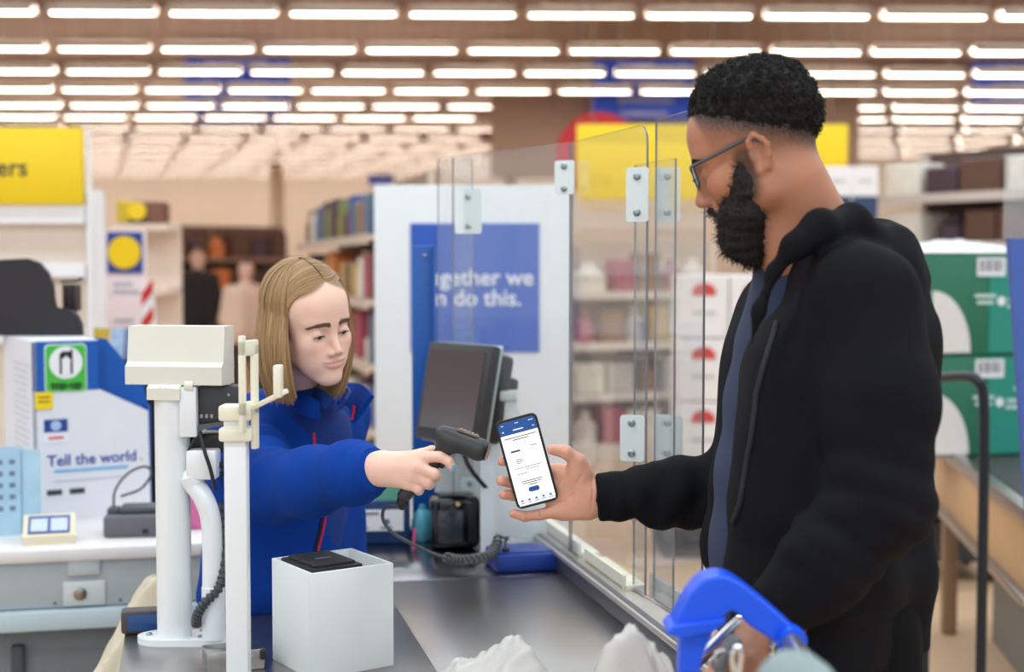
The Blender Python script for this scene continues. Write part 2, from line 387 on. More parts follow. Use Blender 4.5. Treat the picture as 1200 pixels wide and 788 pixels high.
gondola('shelf_unit', (P(172, 300, 21).x, 21), (P(352, 300, 22.5).x, 22.5), 2.12, 4, .6, 'brown aisle shelf unit under the cream back wall', 'on the brown shelf unit below the cream wall', 5, side=1, pal=[0, 4, 7, 4, 11, 6], wood=(150, 116, 98), backc=(110, 80, 66))
gondola('shelf_unit', (P(672, 300, 11.0).x, 11.0), (P(870, 300, 11.6).x, 11.6), 1.72, 4, .5, 'pale aisle shelf unit seen through the clear screens', 'on the pale shelf behind the clear screens', 8, side=1, pal=[3, 9, 1, 11, 8, 9], wood=(226, 212, 200), backc=(206, 184, 164))
gondola('shelf_unit', (P(1022, 300, 9.6).x, 9.6), (P(1235, 300, 8.4).x, 8.4), 2.3, 7, .55, 'wide drinks shelf unit behind the green cartons', 'on the drinks shelf behind the green cartons', 11, side=1, pal=[7, 4, 1, 3, 10, 4, 0, 9], wood=(200, 184, 176), backc=(90, 70, 62), hfac=.72)
# ------------------------------------------------------------------- left: yellow promotion stand
YEL = pm('sign_yellow', (240, 204, 8), .5, var=.02)
a = P(-150, 150, 6.0); b = P(98, 240, 6.0); z2 = P(0, 262, 6).z; z3 = P(0, 400, 6).z
r = thing('promotion_stand', ((a.x+b.x)/2, 6.05, 0), 'white promotion stand with a yellow header sign beside the other till', 'stand')
m = MB(); m.box(((a.x+b.x)/2, 6.0, (a.z+b.z)/2), (b.x-a.x, .05, a.z-b.z), .006); hd = m.build('header', YEL, r); hd['label'] = 'yellow header board'
text_mesh('lettering', 'ers', .105, frame_from(P(14, 197, 5.973), (1, 0, 0), (0, 0, 1)), pm('sign_ink', (60, 60, 56), .6), hd, bold=.001)
m = MB(); m.box(((a.x+b.x)/2, 6.02, (b.z+z2)/2), (b.x-a.x, .05, b.z-z2)); m.build('strip_panel', PAPER, r)
m = MB(); m.box(((a.x+b.x)/2, 6.045, z2/2), (b.x-a.x, .012, z2)); m.build('back_panel', pm('beige_panel', (222, 206, 190), .7), r)
for zz in (z3+.02, z3+.3, .5, .1):
    m = MB(); m.box(((a.x+b.x)/2, 6.02, zz), (b.x-a.x-.03, .05, .03)); m.box(((a.x+b.x)/2, 6.0, zz), (b.x-a.x, .02, .06)); m.build('shelf_board', PAPER, r)
for xx in (a.x+.02, b.x+.015):
    m = MB(); m.box((xx, 6.03, a.z/2), (.012, .04, a.z)); m.build('side_panel', PAPER, r)
# narrow shelf with packs
def simple_pack(px0, px1, py0, py1, Y, dep, rgb, name, label, cat, group=None, band=None):
    a = P(px0, py0, Y); b = P(px1, py1, Y)
    m = MB(); m.box(((a.x+b.x)/2, Y+dep/2, (a.z+b.z)/2), (b.x-a.x, dep, a.z-b.z), .008, seg=1)
    o = m.build(name, pm('pk_%d_%d_%d' % rgb, rgb, .5, var=.1, scale=12)); tag(o, label, cat, group); return o
Y = 6.6
r = thing('end_shelf', tuple(P(118, 308, Y+.15).xy)+(0,), 'narrow white end shelf beside the yellow-headed promotion stand', 'shelf')
xa, xb = P(97, 308, Y).x, P(110, 308, Y).x; top = P(0, 222, Y).z
m = MB(); m.box(((xa+xb)/2, Y+.16, top/2), (xb-xa, .02, top)); m.build('back_panel', pm('end_back', (220, 206, 200), .6), r)
for x_ in (xa, xb): m = MB(); m.box((x_, Y+.08, top/2), (.015, .16, top)); m.build('side_panel', PAPER, r)
for py in (282, 354, 405, 470): m = MB(); z = P(0, py, Y).z; m.box(((xa+xb)/2, Y+.07, z), (xb-xa-.02, .15, .02)); m.box(((xa+xb)/2, Y-.01, z), (xb-xa-.02, .02, .05)); m.build('shelf_board', PAPER, r)
simple_pack(98, 103, 225, 279, Y+.03, .1, (78, 104, 44), 'carton', 'tall green carton on the top of the narrow white end shelf', 'carton')
simple_pack(104, 109, 232, 279, Y+.035, .1, (90, 88, 120), 'carton', 'slate purple carton beside the tall green carton on the end shelf', 'carton')
simple_pack(98, 103, 296, 351, Y+.03, .1, (110, 150, 205), 'carton', 'light blue carton on the middle of the narrow end shelf', 'carton')
simple_pack(104, 109, 304, 351, Y+.035, .1, (220, 214, 220), 'carton', 'white carton on the middle of the narrow end shelf', 'carton')
simple_pack(98, 109, 366, 402, Y+.03, .1, (150, 175, 210), 'carton', 'wide pale blue carton on the low board of the end shelf', 'carton')
# info stand with the disc
Y = 7.2; a = P(124, 270, Y); b = P(172, 400, Y)
r = thing('info_stand', ((a.x+b.x)/2, Y+.1, 0), 'pale pink info stand with a yellow disc on a blue square', 'stand')
m = MB(); m.box(((a.x+b.x)/2, Y, (a.z+.05)/2), (b.x-a.x, .04, a.z-.05), .005); m.build('board', pm('pinkwhite', (232, 216, 220), .6), r)
m = MB(); m.box(((a.x+b.x)/2, Y+.1, .03), (b.x-a.x+.1, .4, .06), .01); m.build('foot', GREYP, r)
q0 = P(127, 272, Y); q1 = P(169, 320, Y)
m = MB(); m.box(((q0.x+q1.x)/2, Y-.026, (q0.z+q1.z)/2), (q1.x-q0.x, .01, q0.z-q1.z)); sq = m.build('blue_square', pm('info_blue', (40, 66, 150), .5), r)
m = MB(); m.prism(circ(.082), (0, -.012, 0), ((q0.x+q1.x)/2, Y-.031, (q0.z+q1.z)/2)); m.build('yellow_disc', YEL, sq)
for py, wd in ((333, .1), (342, .13), (376, .1), (386, .12)):
    m = MB(); z = P(0, py, Y).z; m.box((a.x+.04+wd/2, Y-.022, z), (wd, .004, .016)); m.build('text_line', pm('pale_print', (170, 170, 190), .6), r)
# yellow-blue cartons on top of the shelf behind
Yb = 8.4; t_ = P(0, 262, Yb)
r = thing('shelf_unit', (P(163, 308, Yb+.2).x, Yb+.2, 0), 'short cream shelf unit behind the info stand', 'shelf')
xa, xb = P(131, 308, Yb).x, P(196, 308, Yb).x
m = MB(); m.box(((xa+xb)/2, Yb+.36, t_.z/2), (xb-xa, .04, t_.z)); m.build('back_panel', pm('cream_board', (226, 206, 190), .6), r)
for i in range(5): m = MB(); m.box(((xa+xb)/2, Yb+.18, t_.z-.02-i*.38), (xb-xa, .36, .04)); m.build('shelf_board', pm('cream_board', (226, 206, 190), .6), r)
simple_pack(136, 152, 235, 261, Yb+.02, .2, (206, 176, 40), 'carton', 'yellow carton with a slate side on the short cream shelf unit', 'carton')
simple_pack(153, 166, 235, 261, Yb+.02, .2, (90, 90, 130), 'carton', 'slate blue carton between yellow cartons on the cream shelf unit', 'carton')
c_ = simple_pack(167, 190, 236, 261, Yb+.02, .2, (120, 80, 60), 'carton', 'brown carton on the end of the short cream shelf unit', 'carton')
m = MB(); q = P(160, 247, Yb-.005); m.prism(circ(.055), (0, .015, 0), (q.x, Yb-.005, q.z)); o = m.build('yellow_disc', YEL); tag(o, 'round yellow price disc on the slate blue carton', 'price disc')
# red and white striped post
q0 = P(167, 337, 6.9); q1 = P(181, 378, 6.9)
r = thing('striped_barrier', (q0.x+.03, 6.9, 0), 'red and white striped barrier post beside the info stand', 'barrier')
m = MB(); m.box(((q0.x+q1.x)/2, 6.9, q0.z/2), (q1.x-q0.x, .03, q0.z)); m.build('post_board', PAPER, r)
rd = pm('warning_red', (205, 36, 40), .5); wv = q1.x-q0.x
for i in range(9):
    zb = q0.z-.09-i*.13
    m = MB(); m.prism([(0, 0), (wv, .07), (wv, .13), (0, .06)], (0, -.006, 0), (q0.x, 6.884, zb)); m.build('stripe', rd, r)
# ------------------------------------------------------------------- poster board
Y = 5.5; a = P(438, 217, Y); b = P(668, 640, Y); wd = b.x-a.x; cx = (a.x+b.x)/2
r = thing('poster_board', (cx, Y+.03, 0), 'large white poster board with a blue square reading Together we can do this', 'sign')
m = MB(); m.box((cx, Y+.02, a.z/2), (wd, .04, a.z), .006); m.build('board', pm('board_white', (226, 228, 230), .5, var=.02), r)
q0 = P(481, 262, Y); q1 = P(632, 413, Y)
m = MB(); m.box(((q0.x+q1.x)/2, Y-.004, (q0.z+q1.z)/2), (q1.x-q0.x, .008, q0.z-q1.z)); sq = m.build('blue_panel', pm('poster_blue', (40, 88, 190), .5, var=.02), r)
tw = pm('print_white', (240, 242, 248), .6, var=0)
text_mesh('lettering', 'Together we', .088, frame_from((P(559, 326, Y).x-.012, Y-.01, P(0, 326, Y).z), (1, 0, 0), (0, 0, 1)), tw, sq, bold=.0012)
text_mesh('lettering', 'can do this.', .088, frame_from((P(553, 351, Y).x-.012, Y-.01, P(0, 350, Y).z), (1, 0, 0), (0, 0, 1)), tw, sq, bold=.0012)
for s in (-1, 1): m = MB(); m.box((cx+s*wd*.35, Y+.05, .02), (.06, .5, .04), .008); m.build('foot', GREYP, r)
# ------------------------------------------------------------------- yellow banner and red disc beyond the screens
Y = 9.4; a = P(676, 146, Y); b = P(992, 234, Y)
r = thing('yellow_banner', ((a.x+b.x)/2, Y, b.z), 'long yellow banner hung behind the clear screens and the bearded customer', 'sign')
m = MB(); m.box(((a.x+b.x)/2, Y, (a.z+b.z)/2), (b.x-a.x, .05, a.z-b.z), .006); m.build('panel', YEL, r)
for u in (.06, .5, .94):
    m = MB(); m.cyl((a.x+(b.x-a.x)*u, Y, a.z), (a.x+(b.x-a.x)*u, Y, ROOF_Z), .004, n=6); m.build('hanger_rod', ROD, r)
Y = 10.6; c = P(702, 182, Y)
r = thing('red_disc_sign', (c.x, Y, c.z-.32), 'round red hanging sign half hidden behind the yellow banner', 'sign')
m = MB(); m.prism(circ(.32, 40), (0, .04, 0), (c.x, Y, c.z)); m.build('disc', pm('disc_red', (196, 24, 34), .5), r)
m = MB(); m.prism(circ(.2, 36, (.07, -.06)), (0, .012, 0), (c.x, Y-.014, c.z)); m.build('inner_disc', pm('disc_pink', (205, 150, 140), .5), r)
for s in (-1, 1): m = MB(); m.cyl((c.x+s*.15, Y+.02, c.z+.22), (c.x+s*.15, Y+.02, ROOF_Z), .004, n=6); m.build('hanger_rod', ROD, r)
# white gondola end with white-red cartons behind the customer
Y = 7.4; wc = pm('carton_white', (236, 230, 228), .6, var=.03); rl = pm('carton_red', (206, 70, 64), .6)
x0 = P(800, 308, Y).x; n_ = 0
a = P(790, 318, Y); b = P(905, 640, Y)
r = thing('pallet_base', ((a.x+b.x)/2, Y+.25, 0), 'low dark pallet base under the white cartons', 'pallet')
zc = .16
m = MB(); m.box(((a.x+b.x)/2, Y+.27, .03), (b.x-a.x+.1, .55, .06)); m.build('deck_board', pm('pallet_dark', (60, 52, 46), .8), r)
m = MB(); m.box(((a.x+b.x)/2, Y+.27, .13), (b.x-a.x+.1, .55, .06)); m.build('deck_board', pm('pallet_dark', (60, 52, 46), .8), r)
for u in (-.25, 0, .25): m = MB(); m.box(((a.x+b.x)/2+u, Y+.27, .08), (.08, .5, .06)); m.build('block', pm('pallet_dark', (60, 52, 46), .8), r)
hh = .332; wx = .265
for lev in range(4):
    for cidx in range(2):
        xx = x0-.02+wx*(cidx+.5); zz = .16+lev*hh
        r = thing('drinks_carton', (xx, Y+.2, zz), 'white drinks carton with a round red badge in the stack behind the customer', 'carton', 'white red-badged cartons stacked behind the customer')
        m = MB(); m.box((xx, Y+.2, zz+hh/2), (wx-.008, .4, hh-.006), .006, seg=1); m.build('box', wc, r)
        m = MB(); m.prism([(p[0]*.062, p[1]*.05) for p in circ(1, 20) if p[1] > -.45], (0, .006, 0), (xx, Y-.005, zz+hh*.72)); m.build('badge', rl, r)
        m = MB(); m.box((xx, Y-.002, zz+hh*.4), (.12, .004, .02)); m.build('text_line', pm('pale_print2', (200, 195, 196), .6), r)
# second look: white + navy cartons over the shoulder
Y = 8.9; zt = P(0, 262, Y).z
r = thing('display_table', (P(995, 308, Y+.2).x, Y+.2, 0), 'white display plinth holding the navy-banded white cartons', 'plinth')
m = MB(); m.box((P(1000, 308, Y).x, Y+.2, zt/2), (.4, .45, zt), .01); m.build('plinth_body', PAPER, r)
m = MB(); m.box((P(1000, 308, Y).x, Y+.2, .05), (.36, .41, .1)); m.build('kickboard', GREYP, r)
for (u0, u1) in ((968, 998), (999, 1029)):
    a = P(u0, 195, Y); b = P(u1, 262, Y)
    r = thing('white_carton', ((a.x+b.x)/2, Y+.15, zt), 'white carton with a navy lower band on the plinth behind the customer\'s shoulder', 'carton', 'navy-banded white cartons')
    m = MB(); m.box(((a.x+b.x)/2, Y+.15, (a.z+b.z)/2), (b.x-a.x, .3, a.z-b.z), .006, seg=1); m.build('box', wc, r)
    m = MB(); m.box(((a.x+b.x)/2, Y-.003, P(0, 244, Y).z), (b.x-a.x-.01, .006, P(0, 230, Y).z-P(0, 258, Y).z)); m.build('band', pm('navy_band', (40, 62, 96), .6), r)
    m = MB(); m.box(((a.x+b.x)/2, Y-.002, P(0, 212, Y).z), (.08, .004, .02)); m.build('text_line', pm('pale_print2', (200, 195, 196), .6), r)
# ------------------------------------------------------------------- right: neighbouring till with green cartons
Y = 5.6; A = P(1096, 505, 6.1); B = P(1290, 650, 4.3)          # belt edge runs towards the camera
BZ = .80
a2 = Vector((P(1098, 308, 5.95).x, 5.95, 0)); b2 = Vector((P(1215, 308, 4.15).x, 4.15, 0))
dv = (b2-a2).normalized(); nv = Vector((-dv.y, dv.x, 0));
if nv.x < 0: nv = -nv
Ln = (b2-a2).length
M = Matrix(((dv.x, nv.x, 0, a2.x), (dv.y, nv.y, 0, a2.y), (0, 0, 1, 0), (0, 0, 0, 1)))
r = thing('conveyor_till', tuple((a2+b2)/2+nv*.35), 'neighbouring checkout with a tan side panel and conveyor under the green cartons', 'checkout')
m = MB(M); m.box((Ln/2, .36, BZ-.01), (Ln, .62, .04), .008); m.build('conveyor_belt', pm('belt_dark', (52, 58, 56), .6), r)
m = MB(M); m.box((Ln/2, .02, BZ-.13), (Ln, .04, .22), .005); m.build('side_panel', pm('tan_panel', (205, 164, 120), .5), r)
m = MB(M); m.box((Ln/2, 0, BZ+.0), (Ln+.02, .05, .05), .008); m.build('edge_rail', STEEL, r)
m = MB(M); m.box((Ln/2, 0, BZ-.25), (Ln+.02, .06, .03), .008); m.build('edge_rail', STEEL, r)
m = MB(M); m.box((Ln*.5, .42, (BZ-.28)/2), (Ln-.3, .4, BZ-.28)); m.build('cabinet', pm('till_cabinet', (120, 116, 110), .6), r)
m = MB(M); m.box((Ln-.04, .06, (BZ-.2)/2), (.07, .07, BZ-.2), .008); m.build('leg', pm('tan_leg', (150, 120, 92), .5), r)
m = MB(M); m.box((.06, .06, (BZ-.2)/2), (.06, .06, BZ-.2), .008); m.build('leg', pm('tan_leg', (150, 120, 92), .5), r)
GREEN = pm('carton_green', (36, 110, 82), .55, var=.05); GREEN2 = pm('carton_teal', (30, 140, 122), .55, var=.05)
def green_carton(z, label, flap):
    cw, cdp, ch = .43, .40, .385
    o = Vector((P(1092, 308, 5.35).x, 5.35, z)); Mz = rotz_at(o, math.radians(14))
    r = thing('green_carton', tuple(Mz @ Vector((cw/2, cdp/2, 0))), label, 'carton')
    m = MB(Mz); m.box((cw/2, cdp/2, ch/2), (cw, cdp, ch), .01); m.build('box', GREEN, r)
    m = MB(Mz); m.box((cw*.78, -.001, ch/2), (cw*.43, .006, ch-.016)); m.build('teal_panel', GREEN2, r)
    arc = [(0, .01), (.16, .01)]+[(.16*math.cos(t), .01+.235*math.sin(t)) for t in np.linspace(.1, math.pi/2, 10)]
    m = MB(Mz); m.prism(arc, (0, .005, 0), (.006, -.004, 0)); m.build('white_arc', pm('arc_white', (226, 220, 214), .6), r)
    m = MB(Mz); m.box((.25, -.003, ch-.05), (.12, .005, .07)); lab = m.build('barcode_label', PAPER, r)
    for i in range(9): m = MB(Mz); m.box((.205+i*.0112, -.006, ch-.045), (.003+.003*(i % 3 == 0), .002, .045)); m.build('bar', pm('ink', (40, 40, 40), .6), lab)
    for (x, zz, wd) in ((.225, .225, .09), (.225, .2, .07), (.37, .21, .09), (.37, .185, .1), (.385, .255, .06)):
        m = MB(Mz); m.box((x, -.005, zz), (wd, .004, .014)); m.build('text_line', pm('print_mint', (190, 215, 205), .6), r)
    m = MB(Mz); m.prism(circ(.018, 14), (0, .004, 0), (.295, -.005, .205)); m.build('emblem', PAPER, r)
    if flap:
        V = []; F = []; rnd = random.Random(4); nx, ny = 10, 7
        for i in range(nx):
            for j in range(ny): V.append((cw*i/(nx-1), cdp*j/(ny-1), ch+.004+(.03+.03*rnd.random())*math.sin(math.pi*i/(nx-1))**.5*math.sin(math.pi*j/(ny-1))**.4))
        for i in range(nx-1):
            for j in range(ny-1): k = i*ny+j; F.append([k, k+ny, k+ny+1, k+1])
        m = MB(Mz); m.add(V, F); m.build('film_wrap', pm('film', (226, 226, 224), .3), r)
green_carton(BZ+.012, 'green drinks carton at the bottom of the pair on the neighbouring till belt', False)
green_carton(BZ+.012+.387, 'green drinks carton with crumpled white film on top, on another green carton', True)
# bent black rail
q = P(1152, 788, 4.2); Yr = 4.2
pts = [P(1088, 444, Yr+.25), P(1130, 441, Yr+.05), P(1146, 447, Yr), P(1153, 470, Yr), P(1153, 560, Yr)]
x = pts[-1].x; pts = spline(pts, 5)+[Vector((x, Yr, .3)), Vector((x, Yr, .03))]
r = thing('guide_rail', (x, Yr, 0), 'bent black tubular guide rail standing beside the neighbouring till', 'rail')
m = MB(); m.tube(pts, .0155, 12); m.build('tube', pm('rail_black', (26, 34, 40), .4), r)
m = MB(); m.lathe([(.07, 0), (.07, .01), (.03, .03), (.02, .03)], (x, Yr, 0), 20); m.build('foot_plate', pm('rail_black', (26, 34, 40), .4), r)
q0 = P(1088, 444, Yr+.25); m = MB(); m.tube([q0, q0-Vector((0, 0, .06)), Vector((q0.x, q0.y, .03))], .0155, 12); m.build('tube', pm('rail_black', (26, 34, 40), .4), r)
# blue edged clear screen of the next till
Y = 3.9; a = P(1177, 180, Y); b = P(1260, 560, Y)
r = thing('clear_screen', ((a.x+b.x)/2, Y, 0), 'clear screen with a blue lower panel in front of the green cartons', 'screen')
m = MB(); m.box(((a.x+b.x)/2, Y, (a.z+P(0, 280, Y).z)/2), (b.x-a.x, .006, a.z-P(0, 280, Y).z)); m.build('clear_pane', plexi('plexi_far', milk=.12), r)
zb = P(0, 280, Y).z
xq = lambda px: P(px, 308, Y).x
m = MB(); m.prism([(xq(1181), zb), (b.x, zb), (b.x, P(0, 640, Y).z), (xq(1212), P(0, 640, Y).z)], (0, .03, 0), (0, Y-.01, 0)); m.build('blue_panel', pm('panel_blue', (62, 92, 170), .5), r)
m = MB(); m.box((b.x-.03, Y+.02, P(0, 640, Y).z/2), (.05, .05, P(0, 640, Y).z+.02), .004); m.build('post', GREYP, r)
# dark trolley-ish crate and blue bottle pack under the belt
simple_pack(1098, 1150, 535, 585, 6.9, .35, (170, 190, 205), 'bottle_pack', 'pale blue shrink-wrapped bottle pack low behind the till', 'bottle pack')
o = Vector((P(1120, 308, 6.9).x, 7.05, 0)); r = thing('low_platform', tuple(o), 'dark low platform truck under the pale blue bottle pack', 'platform')
zt = P(0, 585, 6.9).z
m = MB(); m.box((o.x, o.y, zt-.04), (.5, .55, .07), .01); m.build('deck', pm('dark_grey', (44, 44, 46), .6), r)
m = MB(); m.box((o.x, o.y, zt/2), (.42, .45, zt-.2)); m.build('crate_body', pm('dark_grey', (44, 44, 46), .6), r)
for sx in (-1, 1):
    for sy in (-1, 1): m = MB(); m.cyl((o.x+sx*.18-.02, o.y+sy*.2, .05), (o.x+sx*.18+.02, o.y+sy*.2, .05), .05, n=14); m.build('wheel', BLACKP, r)
# =================================================================== the till (checkout) in front
UA = math.radians(13)
def till_frame(x, y): return rotz_at((x, y, 0), UA)
MT = till_frame(.195, 2.8)            # local x across, local y along the till towards the back, z up
CT = .85                              # worktop height
GSTEEL = pm('dark_steel', (120, 118, 120), .22, 1, var=.08, scale=5, stretch=(1, 30, 1))
BODY = pm('till_body', (150, 156, 158), .5)
r = thing('checkout_till', tuple(MT @ Vector((-.3, .2, 0))), 'stainless steel checkout till between the cashier and the bearded customer', 'checkout')
TILL = r
m = MB(MT); m.box((-.2025, -.11, CT-.012), (.405, .98, .024), .0008); m.build('steel_top', STEEL, r)
m = MB(MT); m.box((-.2, .68, CT-.012), (.4, .58, .024), .004); m.build('rear_top', GSTEEL, r)
m = MB(MT); m.box((-.67, -.225, CT-.012), (.53, .75, .024), .0008); m.build('packing_plate', STEEL, r)
m = MB(MT); m.box((-.2, .2, (CT-.03)/2), (.36, 1.5, CT-.03), .01); m.build('cabinet', BODY, r)
m = MB(MT); m.box((-.66, -.24, (CT-.03)/2), (.46, .62, CT-.03), .01); m.build('cabinet', BODY, r)
m = MB(MT); m.box((.008, .19, CT+.012), (.014, 1.58, .072), .003); m.build('guard_strip', pm('guard_grey', (104, 104, 112), .35, .6), r)
m = MB(MT); m.box((.03, .19, CT+.04), (.07, 1.58, .012), .003); m.build('guard_cap', pm('guard_alu', (196, 188, 180), .35, .5), r)
m = MB(MT); m.box((.05, .19, (CT+.03)/2), (.02, 1.58, CT+.03), .003); m.build('side_skirt', pm('skirt_blue', (58, 62, 84), .5), r)
# ------------------------------------------------------------------- clear protective screens
def xy(px, Y): return Vector((P(px, 300, Y).x, Y, 0))
PLX = plexi('plexi_near', milk=.05, refl=.8); EDGE = pm('plexi_edge', (126, 122, 128), .2, var=.1)
r = thing('protective_screen', tuple(MT @ Vector((.03, .2, CT+.046))), 'clear hinged protective screen panes with white brackets along the till edge', 'screen')
ZB = CT+.05; ZT = 1.822
def pane(A, B, zt0, zt1, round_end=0, zb=ZB):
    A = Vector(A); B = Vector(B); d = B-A; Ln = d.length; d.normalize(); n = Vector((-d.y, d.x, 0))*.0045
    poly = [(0, zb), (Ln, zb)]
    if round_end:
        for k in range(7):
            t = math.radians(90*k/6); poly.append((Ln-round_end+round_end*math.cos(t), zt1-round_end+round_end*math.sin(t)))
    else: poly.append((Ln, zt1))
    poly.append((0, zt0))
    m = MB(); m.prism(poly, n, A, d, (0, 0, 1))
    m.mi = [0, 0]+[1]*(len(m.mi)-2)
    return m.build('pane', [PLX, EDGE], r, smooth=False)
pA0, pA1 = xy(530, 3.54), xy(667, 3.175); pB0, pB1 = xy(669, 3.17), xy(757, 2.75); pC0, pC1 = xy(767, 2.72), xy(824, 2.49)
pane(pA0, pA1, ZT-.01, ZT-.005); pane(pB0, pB1, ZT-.005, ZT-.005, .035); pane(pC0, pC1, ZT+.0, ZT+.0)
pane(xy(743, 2.82), xy(790, 2.63), ZT-.08, ZT-.08, zb=ZB+.0)
pane(xy(513, 3.62), xy(553, 3.56), ZT-.01, ZT-.01)
BRK = pm('bracket_white', (226, 234, 234), .35, var=.02); SCR = pm('screw_zinc', (150, 165, 172), .3, .9)
def bracket(x0, x1, y0, y1, Y, ang):
    a = P(x0, y0, Y); b = P(x1, y1, Y); c = (a+b)/2; wd = (b.x-a.x); h = a.z-b.z
    Mb = rotz_at(c, ang); m = MB(Mb)
    m.prism(rrect(wd/math.cos(ang)*1.0, h, .006), (0, .005, 0)); o = m.build('bracket', BRK, r)
    for s in (-1, 1):
        m = MB(Mb); m.lathe([(.0075, 0), (.0075, .002), (.0055, .004), (.003, .0045)], (0, 0, s*h*.33), 12, (0, -1, 0)); m.build('screw', SCR, o)
bracket(533, 564, 222, 274, 3.50, math.radians(-8)); bracket(650, 672, 188, 228, 3.15, math.radians(-25)); bracket(734, 759, 196, 260, 2.745, math.radians(-20))
bracket(769, 796, 196, 260, 2.765, math.radians(-20)); bracket(727, 754, 487, 541, 2.745, math.radians(-20)); bracket(766, 799, 487, 541, 2.765, math.radians(-20))
bracket(540, 560, 560, 600, 3.52, math.radians(-8))
m = MB(); a = P(661, 660, 3.17); 
m = MB(MT)
for b0, b1 in ((.33, .8), (.0, .28)):
    m = MB(MT); m.box((.052, (b0+b1)/2, CT+.05), (.05, b1-b0, .012), .002); m.box((.03, (b0+b1)/2, CT+.062), (.006, b1-b0, .03)); m.build('channel', CREAM, r)
m = MB(MT); m.box((.1, -.12, CT-.03), (.006, .34, .2), .002); m.build('frosted_sheet', plexi('plexi_frost', (.8, .82, .82), .55), r)
# blue upright strip
a = P(482, 288, 3.66); b = P(511, 600, 3.66)
r = thing('blue_upright', ((a.x+b.x)/2, 3.67, CT), 'tall blue metal upright strip standing behind the till monitor', 'post')
m = MB(); m.box(((a.x+b.x)/2, 3.67, (a.z+CT)/2), (b.x-a.x, .012, a.z-CT), .003); m.box((b.x-.004, 3.655, (a.z+CT)/2), (.006, .04, a.z-CT)); m.build('strip', pm('upright_blue', (10, 84, 165), .4), r)
m = MB(); m.box(((a.x+b.x)/2, 3.67, CT+.006), (.09, .07, .012), .002); m.build('foot_plate', pm('upright_blue', (10, 84, 165), .4), r)
m = MB(); m.lathe([(.006, 0), (.005, .003), (.002, .004)], (a.x+.034, 3.664, a.z-.025), 10, (0, -1, 0)); m.build('screw', SCR, r)
# ------------------------------------------------------------------- monitor
Lp = P(494, 460, 3.55); Rp = P(566, 460, 3.35); ctr = (Lp+Rp)/2; xd = Vector((Rp.x-Lp.x, Rp.y-Lp.y, 0)).normalized(); nb = Vector((-xd.y, xd.x, 0))   # backwards
if nb.y < 0: nb = -nb
Mm = frame_from(ctr, xd, Vector((nb.x*.2, nb.y*.2, 1)))        # x right, y up, z towards the viewer side
r = thing('till_monitor', (ctr.x+.06, ctr.y+.06, 1.2), 'black touch-screen till monitor with a silver edge on a white stand', 'monitor')
W, H = .262, .245
m = MB(Mm); m.box((0, 0, -.016), (W, H, .03), .008); m.build('casing', pm('monitor_grey', (52, 50, 50), .45), r)
m = MB(Mm); m.box((0, 0, -.031), (W+.006, H+.006, .006), .002); m.build('edge_trim', pm('monitor_silver', (190, 204, 208), .3, .7), r)
m = MB(Mm); m.box((0, .004, .0), (W-.04, H-.05, .003)); m.build('screen', pm('screen_glass', (92, 80, 80), .12, spec=.8, var=.12, scale=4), r)
m = MB(Mm); m.box((.0, -.0, -.06), (W-.02, H-.03, .055), .014); m.box((.03, -.02, -.1), (W-.1, H-.09, .04), .012); m.build('back_shell', BLACKP, r)
neck = Mm @ Vector((.02, -.02, -.11)); 
m = MB(); m.tube([neck, neck+Vector((0, .01, -.06)), Vector((neck.x, neck.y+.01, 1.17))], .018, 12); m.build('neck', BLACKP, r)
for s in (0, .006):
    m = MB(); m.tube(spline([P(541, 528, 3.40)+Vector((s, 0, 0)), P(547, 545, 3.385)+Vector((s, 0, 0)), P(556, 558, 3.385)+Vector((s, 0, 0)), P(568, 572, 3.402)+Vector((s, 0, 0))], 6), .003, 6); m.build('cable', BLACKP, r)
# white stand below
r = thing('monitor_stand', tuple(P(600, 650, 3.42).xy)+(CT,), 'white tapered pedestal standing on the till under the monitor', 'stand')
a = P(563, 470, 3.4)
PX = lambda px: P(px, 600, 3.4).x
zz = lambda py: P(0, py, 3.4).z
m = MB(); m.prism([(PX(563), CT), (PX(650), CT), (PX(606), zz(470)), (PX(563), zz(470))], (0, .09, 0), (0, 3.4, 0)); m.build('front_panel', WHITE, r)
m = MB(); m.box(((PX(505)+PX(563))/2, 3.60, (CT+zz(475))/2), (PX(563)-PX(505), .03, zz(475)-CT), .004); m.build('rear_panel', pm('stand_grey', (205, 212, 212), .5), r)
m = MB(); m.box(((PX(563)+PX(606))/2, 3.47, zz(470)+.012), (.09, .16, .024), .004); m.build('top_plate', pm('stand_grey', (205, 212, 212), .5), r)
# black chip reader on counter
r = thing('receipt_printer', tuple(P(532, 645, 3.45).xy)+(CT,), 'glossy black rounded receipt printer beside the white pedestal', 'printer')
c = P(532, 615, 3.46); wz = P(0, 580, 3.46).z-CT
GLB = pm('gloss_black', (14, 14, 16), .12, spec=.6)
Mp = rotz_at((c.x, 3.48, CT), math.radians(12))
m = MB(Mp); m.box((0, 0, wz/2), (.118, .1, wz), .022, seg=4); m.build('body', GLB, r)
m = MB(Mp); m.box((-.018, -.052, wz*.45), (.062, .006, wz*.6), .003); m.build('window', pm('dark_window', (60, 62, 70), .1), r)
m = MB(Mp); m.box((.035, -.052, wz*.5), (.02, .005, wz*.7), .002); m.build('side_groove', BLACKP, r)
m = MB(Mp); m.prism(circ(.005, 10), (0, .004, 0), (.0, -.054, wz*.86)); m.build('led', pm('led_amber', (235, 200, 150), .3), r)
